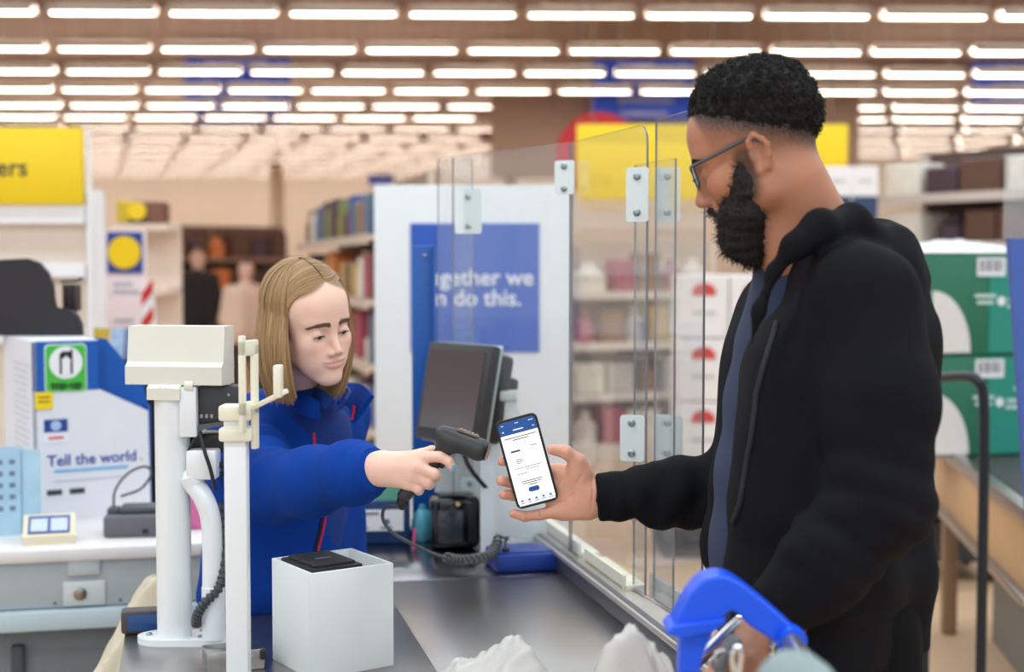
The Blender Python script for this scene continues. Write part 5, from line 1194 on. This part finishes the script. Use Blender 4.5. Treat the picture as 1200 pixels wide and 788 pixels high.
# ------------------------------------------------------------------- the phone
xp = Vector((.9655, 0, .26)); yp = Vector((-.255, .0, .967)); pc = P(617.3, 540.8, PY); Mph = frame_from(pc, xp, yp)
PH = thing('smartphone', tuple(pc-yp*.0755), 'black smartphone showing a white app page, held up by the customer', 'phone')
PWd, PHt = .0725, .1525
m = MB(Mph); m.prism(rrect(PWd, PHt, .010, 6), (0, 0, -.009), (0, 0, .0), (1, 0, 0), (0, 1, 0)); m.build('case', pm('phone_case', (24, 22, 24), .4), PH)
SCW = pm('screen_white', (250, 250, 252), .25, emis=.55, var=0); SCB = pm('screen_blue', (24, 78, 150), .25, emis=.3, var=0); SCG = pm('screen_grey', (222, 226, 232), .25, emis=.45, var=0); SCT = pm('screen_text', (70, 74, 84), .3, var=0); SCL = pm('screen_link', (90, 150, 205), .3, emis=.2, var=0)
sw_, sh_ = PWd-.0085, PHt-.0085
m = MB(Mph); m.prism(rrect(sw_, sh_, .0065, 5), (0, 0, .0004), (0, 0, 0), (1, 0, 0), (0, 1, 0)); scn = m.build('screen', SCW, PH)
def sbar(x, y, w, h, mat, nm='text_line', z=.0006, rr=0):
    m = MB(Mph)
    if rr: m.prism(rrect(w, h, rr, 4), (0, 0, .0004), (x, y, z), (1, 0, 0), (0, 1, 0))
    else: m.box((x, y, z), (w, h, .0004))
    m.build(nm, mat, scn)
top = sh_/2
m = MB(Mph); pl = rrect(sw_, .022, .0065, 5); pl = [(p[0], max(p[1], -.011) if p[1] > 0 else -.011) for p in pl if True]
m.prism([(p[0], p[1]) for p in pl if p[1] > 0]+[(-sw_/2, -.011), (sw_/2, -.011)], (0, 0, .0004), (0, top-.011, .0004), (1, 0, 0), (0, 1, 0)); m.build('app_header', SCB, scn)
for (x, y, w_, h_) in ((0, top-.0155, .018, .0018), (0, top-.0045, .006, .001), (.024, top-.005, .008, .001), (.026, top-.0155, .004, .001), (-.026, top-.0155, .003, .002), (-.025, top-.005, .004, .001)): sbar(x, y, w_, h_, SCG, z=.001)
for (x, y, w_, h_) in ((0, top-.028, .054, .0015), (0, top-.032, .028, .0015), (-.014, top-.051, .016, .0032), (.018, top-.0475, .012, .0012), (-.013, top-.066, .010, .0012), (-.012, top-.069, .015, .0012), (-.014, top-.072, .009, .0012), (0, top-.0805, .046, .001), (-.012, top-.0905, .02, .001), (0, top-.104, .036, .0014), (0, top-.1075, .034, .0014), (0, top-.111, .016, .0014)): sbar(x, y, w_, h_, SCT)
for i in range(14): sbar(-.0235+i*.0036, top-.0405, .002, .0009, SCL, 'dash')
sbar(.006, top-.0845, .022, .0012, SCL)
sbar(0, top-.1195, .019, .0085, SCB, 'app_button', rr=.004)
sbar(0, -top+.007, sw_*.97, .0135, SCG, 'tab_bar')
for i in range(5): sbar(-.0245+i*.0122, -top+.0085, .0034, .0028, SCB if i == 3 else SCT, 'tab_icon', .0009); sbar(-.0245+i*.0122, -top+.0045, .007, .0007, SCT, 'tab_label', .0009)
# ------------------------------------------------------------------- the cashier
CA = thing('person', (-.45, 3.0, 0), 'fair-haired person in a blue fleece jacket pointing a barcode scanner', 'person')
SF = .90; RF = head_frame((math.sin(math.radians(43)), -math.cos(math.radians(43))), math.radians(11), math.radians(9))
OF = Pn(388, 391, 2.725)-RF@(np.array([.083, 0, 0])*SF)
fk0 = OF+RF@(np.array([-.022, 0, -.05])*SF); fk1 = np.array(P(352, 480, 2.93))
YS2 = 2.405
def HF(px, py, dy): return Pn(px, py, YS2+dy)
def f_ch(p):
    q = ((p-OF)@RF)/SF; d = head_sdf(q, True, .0036, -.0036, .0050)[0]*SF
    return smin(d, rc(p, fk0, fk1, .046, .05), .025)
def f_chand(p):
    d = smin(rc(p, HF(410, 551, .055), HF(446, 544, .03), .026, .0195), rc(p, HF(410, 556, .055), HF(446, 555, .03), .025, .0185), .02)
    for (mx_, my, dy) in ((489, 536, .012), (488, 547, .004), (483, 557, .008), (477, 566, .014)):
        d = smin(d, rc(p, HF(447, 549+(my-550)*.4, .03), HF(mx_, my, dy), .019, .0118), .014)
    d = smin(d, chain(p, [HF(489, 536, .012), HF(516, 535.5, .006), HF(526, 541, .004), HF(530, 547.5, .004)], [.0112, .0092, .0082, .0072], .004), .008)
    d = smin(d, chain(p, [HF(488, 547, .004), HF(509, 556, .0), HF(511, 558, .016), HF(503, 555, .034)], [.0112, .0096, .0092, .008], .004), .007)
    d = smin(d, chain(p, [HF(483, 557, .008), HF(501, 566, .004), HF(503, 568, .02), HF(495, 564, .036)], [.0108, .0092, .0088, .0078], .004), .007)
    d = smin(d, chain(p, [HF(477, 566, .014), HF(490, 573, .01), HF(491, 575, .024), HF(484, 571, .038)], [.0098, .0084, .008, .0072], .004), .007)
    d = smin(d, chain(p, [HF(452, 546, .04), HF(472, 540, .052), HF(492, 534, .054), HF(506, 528, .05)], [.018, .0125, .0105, .009], .006), .012)
    return d
sR, eR, wR = Pn(287, 508, 2.89), Pn(318, 572, 2.66), HF(418, 553, .06)
sL = np.array([-.372, 3.10, 1.225]); eL = np.array([-.405, 3.18, 1.0]); wL = np.array([-.44, 3.13, .84])
def f_cash(p):
    d = rc(p, (-.52, 2.945, 1.20), (-.50, 2.955, .9), .085, .09); d = smin(d, rc(p, (-.42, 3.045, 1.20), (-.42, 3.04, .9), .085, .09), .06)
    d = smin(d, rc(p, fk1, sR, .045, .045), .03); d = smin(d, rc(p, fk1, sL, .045, .045), .03)
    d = smin(d, chain(p, [sR, eR, wR], [.042, .036, .025], .02), .02); d = smin(d, chain(p, [sL, eL, wL, wL+np.array([-.01, -.02, -.06])], [.038, .034, .022, .024], .02), .02)
    d = gate(p, d, f_ch, OF-np.array([.16, .16, .2]), OF+np.array([.16, .16, .16]), .02)
    lo, hi = np.minimum(HF(395, 600, 0), HF(545, 510, 0)), np.maximum(HF(395, 600, 0), HF(545, 510, 0))
    return gate(p, d, f_chand, lo-np.array([0, .04, 0]), hi+np.array([0, .12, 0]), .01)
V, F = sdf_mesh(f_cash, (-.70, 2.36, .78), (-.06, 3.28, 1.58), .0018)
q = ((V-OF)@RF)/SF; d_, up_, lo_ = head_sdf(q, True, .0036, -.0036, .0050); ya = np.abs(q[:, 1])
C = np.tile(np.array(L3((247, 203, 182))), (len(V), 1)); C = C*(1+.02*wob(V, 60, 3))[:, None]
inh = np.exp(-(np.linalg.norm(q-np.array([.07, 0, -.03]), axis=1)/.12)**6)
C = mixc(C, L3((206, 122, 118)), inh*.85*sst(-np.minimum(up_, lo_), -.0012, .0008))
C = mixc(C, L3((236, 168, 150)), .45*np.exp(-((ya-.042)**2+(q[:, 2]+.03)**2+(q[:, 0]-.07)**2)/.018**2))
C = mixc(C, L3((236, 172, 156)), .4*np.exp(-(ya**2+(q[:, 2]+.035)**2+(q[:, 0]-.108)**2)/.012**2))
scalp = sst(q[:, 2]-(.108-.5*ya)-.0, -.004, .006)*(q[:, 0] < .085)+sst(-q[:, 0]+.03, -.005, .01)*sst(q[:, 2], -.03, -.01)
C = mixc(C, L3((150, 118, 90)), np.clip(scalp, 0, 1)*(np.linalg.norm(q, axis=1) < .2))
hc = np.exp(-(np.linalg.norm(V-HF(505, 562, 0), axis=1)/.03)**2); C = mixc(C, L3((236, 178, 162)), .4*hc)
np_mesh('body', V, F, SKINF, CA, col=C)
eyes(RF, OF, SF, pm('iris_grey', (84, 92, 96), .15), CA, .33, .05)
brows(RF, OF, SF, pm('brow_brown', (112, 84, 68), .7), CA, .0185, 560, .0005, .0075, .0905, .0042, True)
# lashes
for sg in (-1, 1):
    n = 46; t0 = np.linspace(-1, 1, n); y = .0315+.0122*t0; z = -.0036+.0038*np.sqrt(np.clip(1-t0**2, 0, 1)); x = .0735+np.sqrt(np.clip(.0150**2-(y-.0315)**2-z**2, 0, 1))
    a_ = np.stack([x, y*sg, z], 1); dr = np.stack([np.ones(n), sg*t0*.8, -.12*np.ones(n)], 1); dr /= np.linalg.norm(dr, axis=1, keepdims=True)
    tt = np.linspace(0, 1, 4); path = a_[:, None, :]+dr[:, None, :]*tt[None, :, None]*.0048; path = OF+(path*SF)@RF.T
    V, F = strands(path, np.linspace(.0005, .0002, 4)); np_mesh('eyelashes', V, F, pm('lash_black', (30, 22, 20), .6), CA)
# hair: straight, centre parted, to the jaw
gl = RF.T@np.array([0, 0, -1.0])
def hair_paths(n1, n2):
    Cc = np.array([-.014, 0, .043]); out = []
    K1 = 12
    x0 = np.random.uniform(-.08, .084, n1); sg = np.where(np.random.rand(n1) < .5, -1, 1); off = 1+np.random.uniform(0, .045, n1)*np.random.rand(n1)
    Rx, Ry, Rz = .106, .0855, .0955
    al = np.linspace(.02, 1.52, K1)[None, :]
    x = x0[:, None]-np.maximum(0, x0[:, None]-.005)*np.where(sg > 0, 1.0, .62)[:, None]*np.sin(al/1.52*1.45)**np.where(sg > 0, 2.6, 1.8)[:, None]-np.where(sg > 0, .046, 0.0)[:, None]*np.sin(al/1.52*1.45)**2.6
    k = np.sqrt(np.clip(1-((x-Cc[0])/Rx)**2, .05, 1))*off[:, None]
    A = np.stack([x, sg[:, None]*Ry*k*np.sin(al), Cc[2]+Rz*k*np.cos(al)], 2)
    az = np.radians(np.random.uniform(62, 180, n2)); sg2 = np.where(np.random.rand(n2) < .5, -1, 1); be = np.linspace(.05, 1.6, K1)[None, :]; off2 = 1+np.random.uniform(0, .06, n2)*np.random.rand(n2)
    B = np.stack([Cc[0]+Rx*1.0*off2[:, None]*np.sin(be)*np.cos(az)[:, None]-.01*np.cos(be), sg2[:, None]*Ry*off2[:, None]*np.sin(be)*np.sin(az)[:, None]*1.0+sg2[:, None]*.002, Cc[2]+Rz*off2[:, None]*np.cos(be)], 2)
    H1 = np.concatenate([A, B]); W1 = OF+(H1*SF)@RF.T
    N = len(W1); K2 = 9; t = np.linspace(0, 1, K2+1)[1:]
    endz = 1.292+np.random.normal(size=N)*.006; e = W1[:, -1, :]; dz = np.maximum(e[:, 2]-endz, .01)
    tang = W1[:, -1]-W1[:, -2]; tang[:, 2] = 0; ax = OF+RF@np.array([-.012, 0, 0]); inw = ax[None, :]-e; inw[:, 2] = 0; inw /= np.maximum(np.linalg.norm(inw, axis=1, keepdims=True), 1e-6)
    fall = e[:, None, :]+np.stack([np.zeros((N, K2)), np.zeros((N, K2)), -dz[:, None]*t[None, :]], 2)
    fall += inw[:, None, :]*(.020*t**2.2)[None, :, None]-inw[:, None, :]*(.008*np.sin(t*math.pi))[None, :, None]
    fall += (np.random.normal(size=(N, 1, 3))*np.array([.004, .004, 0]))*t[None, :, None]
    return np.concatenate([W1, fall], 1)
paths = hair_paths(4200, 3000); K = paths.shape[1]
V, F = strands(paths, np.concatenate([np.full(K-4, .00115), [.0011, .001, .0008, .0004]]))
tone = np.repeat(np.random.rand(len(paths)), K*3); lenp = np.tile(np.repeat(np.linspace(0, 1, K), 3), len(paths))
ca_, cb_ = np.array(L3((116, 86, 60))), np.array(L3((214, 174, 122))); tt = np.clip(.15+.55*tone**1.3+.28*lenp, 0, 1)
np_mesh('hair', V, F, pm('hair_blonde', (170, 138, 104), .42, attr='Col', var=.1, scale=80), CA, col=ca_*(1-tt[:, None])+cb_*tt[:, None])
# nail
nt = HF(531.5, 550, .0); m = MB(); m.lathe([(.0042, 0), (.0045, .0008), (.003, .0016)], Vector(HF(531.5, 548.5, -.0032)), 14, (.35, -.9, .1)); m.build('fingernail', pm('nail_blue', (90, 170, 205), .2), CA)
m = MB(); c_ = Vector(HF(443, 550, .031)); axw = Vector(HF(446, 549, .03)-HF(418, 553, .055)).normalized(); u_ = axw.cross(Vector((0, 0, 1))).normalized(); v_ = axw.cross(u_)
m.tube([c_+u_*math.cos(t)*.0225+v_*math.sin(t)*.0265 for t in np.linspace(0, 6.2832, 33)[:-1]], .0017, 6, closed=True); o = m.build('hair_tie', BLACKP); tag(o, 'thin black hair tie around the cashier\'s wrist', 'hair tie')
# fleece jacket
FL = pm('fleece_blue', (6, 60, 150), .9, var=.10, scale=50, bump=.3, bscale=500, spec=.2); FL2 = pm('shirt_blue', (12, 52, 130), .85, var=.08, bump=.2, bscale=600)
CR = pm('zip_red', (214, 36, 58), .5)
wc2 = HF(437, 551, .036)
def f_cj(p):
    d = rc(p, (-.525, 2.945, 1.17), (-.535, 2.955, .86), .108, .122); d = smin(d, rc(p, (-.428, 3.045, 1.17), (-.425, 3.05, .86), .104, .114), .08)
    d = smin(d, rc(p, (-.455, 2.94, 1.16), (-.46, 2.93, .88), .10, .11), .06)
    d = smin(d, rc(p, fk1+np.array([0, 0, -.015]), sR, .058, .066), .05); d = smin(d, rc(p, fk1+np.array([0, 0, -.015]), sL, .056, .054), .05)
    arm = chain(p, [sR, sR*.45+eR*.55+np.array([-.012, 0, .0]), eR, eR*.55+wc2*.45, eR*.2+wc2*.8, wc2], [.069, .068, .063, .058, .050, .034], .03)
    arm = arm-folds(p, sR, eR, .007, 55, .6, .4, 21)-folds(p, eR, wc2, .004, 30, .1, .35, 22)-folds(p, eR, wc2, .003, 150, .86, .1, 23)
    arm = smax(arm, (p-wc2)@((wc2-eR)/np.linalg.norm(wc2-eR))-.002, .004)
    d = smin(d, arm, .022)
    aL = chain(p, [sL, eL, wL], [.054, .05, .04], .03); d = smin(d, smax(aL, (p-wL)@((wL-eL)/np.linalg.norm(wL-eL)), .005), .03)
    d = d-.004*wob(p, 18, 31)-.0015*wob(p, 45, 32)
    # open front at the throat
    d = smax(d, -(rc(p, Pn(388, 455, 2.80), Pn(392, 520, 2.76), .030, .018)), .012)
    return smax(d, .84-p[:, 2], .01)
V, F = sdf_mesh(f_cj, (-.74, 2.38, .8), (-.1, 3.3, 1.34), .005)
cj = np_mesh('fleece_jacket', V, F, FL, CA)
def on_surf(f, pts, y0, y1, lift=.002):
    return [Vector(q_)-Vector((0, lift, 0)) for q_ in surf_pts(f, pts, y0, y1)]
def dens(pts, n=6):
    s_ = spline([(a, b, 0) for a, b in pts], n); return [(v.x, v.y) for v in s_]
zl = on_surf(f_cj, dens([(374, 470), (371, 484), (369, 500), (368, 515), (369, 522)]), 2.6, 3.1); m = MB(); m.tube(zl, .0032, 6); m.build('zip', CR, cj)
zl = on_surf(f_cj, dens([(382, 604), (379, 620), (375, 636), (372, 650), (368, 690)]), 2.6, 3.1); m = MB(); m.tube(zl, .003, 6); m.build('zip', CR, cj)
zl = on_surf(f_cj, dens([(377, 606), (375, 622), (371, 638), (368, 652)]), 2.6, 3.1); m = MB(); m.tube(zl, .0045, 6); m.build('zip_navy_strip', pm('fleece_navy', (10, 24, 60), .9), cj)  # dark navy strip running beside the lower red zip
axc = Vector(wc2-eR).normalized(); cc_ = Vector(wc2); uu = axc.cross(Vector((0, 0, 1))).normalized(); vv = axc.cross(uu); vs = []; fs = []; nr_ = 48
for j, (off, rad_) in enumerate(((-.034, .043), (-.03, .0445), (-.016, .043), (-.004, .041), (.004, .037), (.0, .03))):
    for k in range(nr_): a_ = 2*math.pi*k/nr_; rr_ = rad_+(.0016 if k % 2 else 0)*(1 if j < 5 else 0); vs.append(cc_+axc*off+(uu*math.cos(a_)+vv*math.sin(a_))*rr_)
for j in range(5):
    for k in range(nr_): fs.append([j*nr_+k, j*nr_+(k+1) % nr_, (j+1)*nr_+(k+1) % nr_, (j+1)*nr_+k])
m = MB(); m.add(vs, fs); m.build('cuff', FL, cj, angle=80)
# inner shirt
def f_sh(p):
    d = rc(p, (-.43, 2.95, 1.19), (-.45, 2.93, .9), .096, .1); d = smin(d, rc(p, fk1+np.array([.012, -.02, -.03]), fk0*.35+fk1*.65+np.array([.012, -.012, -.012]), .058, .053), .03)
    return smax(d, .9-p[:, 2], .01)
V, F = sdf_mesh(f_sh, (-.6, 2.75, .86), (-.28, 3.12, 1.36), .0045)
V = V[:, :]; np_mesh('shirt', V, F, FL2, CA)
def strip(name, lower, upper, th, mat, parent):
    """thick cloth strip between two 3D curves"""
    A = spline(lower, 8); B = spline(upper, 8); n = len(A); vs = []; fs = []; ctr = sum(A, Vector())/n
    for i in range(n):
        tg = (A[min(i+1, n-1)]-A[max(i-1, 0)]).normalized(); nr = tg.cross(B[i]-A[i]).normalized()*th/2
        mid = (A[i]+B[i])/2+nr*0
        vs += [A[i]+nr, mid+nr*1.25, B[i]+nr, B[i]-nr, mid-nr*1.25, A[i]-nr]
    for i in range(n-1):
        for k in range(6): a = i*6+k; b = i*6+(k+1) % 6; fs.append([a, b, b+6, a+6])
    fs += [[5, 4, 3, 2, 1, 0], [(n-1)*6+k for k in range(6)]]
    m = MB(); m.add(vs, fs); return m.build(name, mat, parent, angle=50)
# standing collar, both wings
strip('collar', [P(374, 492, 2.79), P(358, 487, 2.80), P(340, 480, 2.86), P(330, 474, 2.94), P(345, 468, 3.0)], [P(375, 472, 2.785), P(360, 463, 2.80), P(344, 453, 2.86), P(335, 450, 2.94), P(347, 448, 3.0)], .009, FL, cj)
strip('collar', [P(345, 468, 3.0), P(375, 466, 3.0), P(398, 472, 2.94), P(411, 480, 2.87), P(414, 496, 2.83)], [P(347, 448, 3.0), P(378, 449, 3.0), P(406, 449, 2.95), P(425, 452, 2.88), P(437, 464, 2.81)], .009, FL, cj)
strip('shirt_collar', [P(382, 480, 2.785), P(374, 474, 2.80), P(362, 466, 2.85)], [P(392, 470, 2.78), P(378, 458, 2.80), P(364, 452, 2.85)], .006, FL2, cj)
strip('shirt_collar', [P(394, 482, 2.785), P(402, 476, 2.81), P(404, 468, 2.87)], [P(405, 468, 2.78), P(410, 458, 2.81), P(405, 452, 2.87)], .006, FL2, cj)
m = MB(); m.tube([P(415, 476, 2.825), P(414, 484, 2.825), P(412, 492, 2.825)], .003, 6); m.build('zip', CR, cj)
# legs
def f_ct(p):
    d = rc(p, (-.53, 2.97, .88), (-.44, 3.03, .88), .10, .10)
    for (x, y) in ((-.53, 2.96), (-.42, 3.04)): d = smin(d, chain(p, [(x, y, .82), (x, y, .48), (x, y+.02, .07)], [.085, .065, .05], .03), .04)
    return d
V, F = sdf_mesh(f_ct, (-.72, 2.75, .02), (-.2, 3.25, 1.05), .011); np_mesh('trousers', V, F, pm('trousers_navy', (24, 28, 44), .85), CA)
for (x, y) in ((-.53, 2.96), (-.40, 3.04)): shoe((x, y+.02), (.6, -.8, 0), BLACKP, CA)
# ------------------------------------------------------------------- shoppers far back
def far_person(px, Y, coat, trous, hairc, label, yaw, hgt=1.72):
    x = P(px, 308, Y).x; c, s = math.cos(yaw), math.sin(yaw); k = hgt/1.72
    def f(p):
        q = (p-np.array([x, Y, 0]))/k; q = np.stack([q[:, 0]*c+q[:, 1]*s, -q[:, 0]*s+q[:, 1]*c, q[:, 2]], 1)
        d = el(q, (.01, 0, 1.60), (.09, .078, .12)); d = smin(d, rc(q, (0, 0, 1.38), (0, 0, 1.52), .05, .05), .03)
        d = smin(d, rc(q, (0, .07, 1.33), (0, .07, .95), .12, .13), .06); d = smin(d, rc(q, (0, -.07, 1.33), (0, -.07, .95), .12, .13), .06)
        for sg in (-1, 1):
            d = smin(d, chain(q, [(0, sg*.18, 1.38), (-.02, sg*.23, 1.10), (.1, sg*.2, .9), (.16, sg*.17, .87)], [.065, .055, .045, .035], .03), .03)
            d = smin(d, chain(q, [(0, sg*.09, .9), (sg*.08, sg*.1, .48), (sg*.1, sg*.1, .07), (sg*.1+.12, sg*.1, .04)], [.095, .07, .05, .04], .03), .04)
        return d*k
    V, F = sdf_mesh(f, (x-.5, Y-.5, 0), (x+.5, Y+.5, 1.8*k), .03)
    C = np.tile(np.array(L3(coat)), (len(V), 1)); C[V[:, 2] < .85*k] = L3(trous); C[V[:, 2] > 1.47*k] = L3((226, 180, 160)); C[V[:, 2] > 1.66*k] = L3(hairc)
    o = np_mesh('person', V, F, pm('far_person', (128, 128, 128), .8, attr='Col'), col=C); tag(o, label, 'person')
far_person(232, 15.5, (34, 28, 30), (40, 34, 34), (150, 110, 90), 'far shopper in a dark coat walking in the aisle', 2.2)
far_person(288, 13.5, (232, 196, 172), (80, 62, 56), (90, 60, 46), 'far shopper in a pale peach top near the aisle shelf', -1.0, 1.6)
# =================================================================== trolley
TB = pm('trolley_blue', (8, 84, 232), .35, var=.03); TR = thing('shopping_trolley', (.2, 1.72, 0), 'shopping trolley with a royal blue handle bracket and chrome bars', 'trolley')
YT = 1.72
# blue arch bracket traced as a solid with rounded section
def plate(name, px, Y0, th, mat, parent, bev=.006):
    pts = [P(x, y, Y0) for x, y in px]; m = MB(); m.prism([(q_.x, q_.z) for q_ in pts], (0, th, 0), (0, Y0, 0))
    o = m.build(name, mat, parent, angle=50); md = o.modifiers.new('bevel', 'BEVEL'); md.width = bev; md.segments = 3; md.limit_method = 'ANGLE'; md.angle_limit = math.radians(50); return o
arch = dens([(785, 742), (797, 718), (808, 698), (817, 687), (827, 679), (846, 675.5), (863, 681), (888, 699), (915, 722), (938, 743)], 4)+dens([(922, 762), (900, 748), (880, 735), (866, 722), (857, 717), (850, 722), (846, 730), (838, 741)], 4)
plate('corner_bracket', arch, YT-.03, .05, TB, TR, .007)
plate('bracket_ledge', [(781, 744), (788, 734), (851, 725), (850, 731), (838, 741), (800, 750)], YT-.036, .06, TB, TR, .003)
plate('bracket_leg', [(798, 746), (838, 738), (826, 766), (818, 800), (796, 800)], YT-.024, .04, TB, TR, .005)
m = MB(); q_ = P(929, 752, YT-.02); ax_ = (P(985, 792, 1.44)-P(926, 751, YT-.033)); ax_.z = 0; ax_.normalize(); m.lathe([(.013, -.02), (.017, -.018), (.0185, -.006), (.0185, .006), (.0165, .012), (.0125, .012)], P(927, 751, YT-.03), 24, tuple(ax_)); m.build('bracket_collar', TB, TR)
hb0 = P(926, 751, YT-.033); hb1 = P(985, 792, 1.44); hb1.z = hb0.z-.005
m = MB(); m.tube([hb0-(hb1-hb0).normalized()*.02, hb0, hb1, hb1+(hb1-hb0).normalized()*.25], .0115, 18); m.build('handle_bar', pm('bar_alu', (170, 172, 178), .35, .9), TR)
gp = P(928, 790, 1.30); 
m = MB(); m.lathe([(.002, -.03), (.022, -.026), (.034, -.012), (.038, .01), (.034, .05), (.024, .12)], gp+Vector((0, 0, -.012)), 24, (.35, -.5, -.35)); m.build('end_grip', pm('grip_grey', (134, 152, 152), .5), TR)
# coin lock: chrome loop + key
m = MB(); c0_ = P(905, 782, 1.60); m.tube(spline([P(861, 792, 1.62), P(858, 772, 1.62), P(862, 759, 1.62), P(868, 764, 1.62), P(866, 785, 1.62), P(862, 800, 1.62)], 6), .0038, 10); m.build('lock_loop', CHROME, TR)
m = MB(); m.lathe([(.003, 0), (.010, .004), (.012, .02), (.010, .045), (.004, .05)], P(838, 788, 1.64), 16, (.5, .1, .8)); m.build('coin_lock', pm('lock_grey', (96, 98, 104), .4, .4), TR)
m = MB(); m.tube([P(846, 770, 1.635)+Vector((math.cos(t)*.008, 0, math.sin(t)*.008)) for t in np.linspace(0, 6.2832, 17)[:-1]], .0022, 8, closed=True); m.build('chain_link', CHROME, TR)
# basket wires below the frame
bx0, bx1, by0, by1, bzt, bzb = -.62, .24, 1.42, 1.92, .98, .55
rim = [(bx0, by0, bzt-.03), (bx1, by0, bzt), (bx1, by1, bzt), (bx0, by1, bzt-.03)]
m = MB(); m.tube(rim, .006, 8, closed=True); m.build('basket_rim', CHROME, TR)
for i in range(12):
    x = bx0+(bx1-bx0)*i/11
    for yy in (by0, by1): m = MB(); m.tube([(x, yy, bzt-.03+.03*i/11), (x, yy+(.04 if yy == by0 else -.04), bzb)], .003, 6); m.build('basket_wire', CHROME, TR)
    m = MB(); m.tube([(x, by0+.04, bzb), (x, by1-.04, bzb)], .003, 6); m.build('basket_wire', CHROME, TR)
for yy, o_ in ((by0, .02), (by1, -.02)):
    for z in (.62, .74, .86): m = MB(); m.tube([(bx0, yy+o_, z), (bx1, yy+o_, z)], .003, 6); m.build('basket_wire', CHROME, TR)
for x in (bx0, bx1):
    for j in range(7): yy = by0+(by1-by0)*j/6; m = MB(); m.tube([(x, yy, bzt-.01), (x, by0+.04+(by1-by0-.08)*j/6, bzb)], .003, 6); m.build('basket_wire', CHROME, TR)
for yy in (by0+.02, by1-.02):
    m = MB(); m.tube(spline([(bx1-.02, yy, bzt), (bx1+.06, yy, bzt+.08), (hb0.x-.02, yy, hb0.z-.03)], 5), .009, 10); m.build('upright', CHROME, TR)
    m = MB(); m.tube(spline([(bx1-.02, yy, bzt), (bx1+.02, yy, .5), (bx1-.02, yy, .2), (bx0+.1, yy, .16)], 6), .012, 10); m.build('chassis_rail', CHROME, TR)
    for x in (bx0+.1, bx1-.02): m = MB(); m.lathe([(.05, -.014), (.055, -.008), (.055, .008), (.05, .014)], (x, yy, .055), 20, (0, 1, 0)); w1 = m.build('wheel', BLACKP, TR); m = MB(); m.tube([(x, yy, .055), (x, yy, .19)], .01, 8); m.build('fork', CHROME, w1)
# =================================================================== bags
def bag(name, ctr, size, seed, mat, label, cat='bag', yaw=0, zb=None, peak=(0, 0), rough=.5):
    """crumpled film mound: ridged height field closed down to zb"""
    rs = np.random.RandomState(seed); nr, na = 26, 64; V = []; F = []; sx, sy, sz = size
    ks = [(rs.normal(size=2)*f_, rs.uniform(0, 6.28), a) for f_, a in ((2.0, .5), (2.4, .45), (4.5, .28), (6, .2), (10, .10), (15, .06))]
    zb = ctr[2] if zb is None else zb
    for j in range(nr+1):
        r_ = j/nr
        for i in range(na):
            ph = 2*math.pi*i/na; ou = 1+.12*math.sin(3*ph+seed)+.07*math.sin(7*ph+2*seed)
            u, v = r_*math.cos(ph), r_*math.sin(ph); h = sum(a*(1-2*abs(math.sin(k[0]*u+k[1]*v+p0))) for k, p0, a in ks)
            pk = math.exp(-((u-peak[0])**2+(v-peak[1])**2)*1.6); z = sz*max(0, (1-r_**3))**.7*max(.12, (1-rough)*pk+rough*(.5+.42*h)*pk**.3)
            x, y = u*sx*ou, v*sy*ou; V.append((ctr[0]+x*math.cos(yaw)-y*math.sin(yaw), ctr[1]+x*math.sin(yaw)+y*math.cos(yaw), ctr[2]+z))
    for j in range(nr):
        for i in range(na): F.append([j*na+i, (j+1)*na+i, (j+1)*na+(i+1) % na, j*na+(i+1) % na])
    n0 = nr*na; n1 = len(V)
    for i in range(na): v = V[n0+i]; V.append((ctr[0]+(v[0]-ctr[0])*.9, ctr[1]+(v[1]-ctr[1])*.9, min(zb, ctr[2]-.002)))
    for i in range(na): F.append([n0+i, n1+i, n1+(i+1) % na, n0+(i+1) % na])
    F.append([n1+i for i in range(na)])
    m = MB(); m.add(V, F); o = m.build(name, mat, base=(ctr[0], ctr[1], min(zb, ctr[2])), angle=60); return tag(o, label, cat)
BAG = pm('bag_white', (222, 218, 212), .35, var=.04)
bm = BAG.node_tree.nodes['Principled BSDF']; bm.inputs['Transmission Weight'].default_value = .25
bag('plastic_bag', P(580, 800, 2.32).xy.to_3d()+Vector((0, 0, CT+.003)), (.125, .085, .105), 3, BAG, 'crumpled white plastic bag lying on the steel till top', rough=.7)
bag('plastic_bag', Vector((P(757, 790, 1.84).x, 1.84, .93)), (.09, .06, .20), 9, BAG, 'crumpled white plastic bag rising out of the trolley beside the blue bracket', zb=.56, peak=(-.35, 0), rough=.45)
bag('plastic_bag', Vector((P(815, 800, 1.66).x, 1.63, .95)), (.04, .03, .11), 12, BAG, 'small twist of white plastic under the blue trolley bracket', zb=.56, rough=.4)
bag('cream_bag', Vector((P(150, 790, 2.84).x, 2.86, .68)), (.13, .06, .34), 21, pm('bag_cream', (216, 206, 184), .6, var=.06), 'creased cream carrier bag hanging beside the steel packing plate', zb=.3, peak=(.5, 0), rough=.3)
bpy.context.view_layer.update()
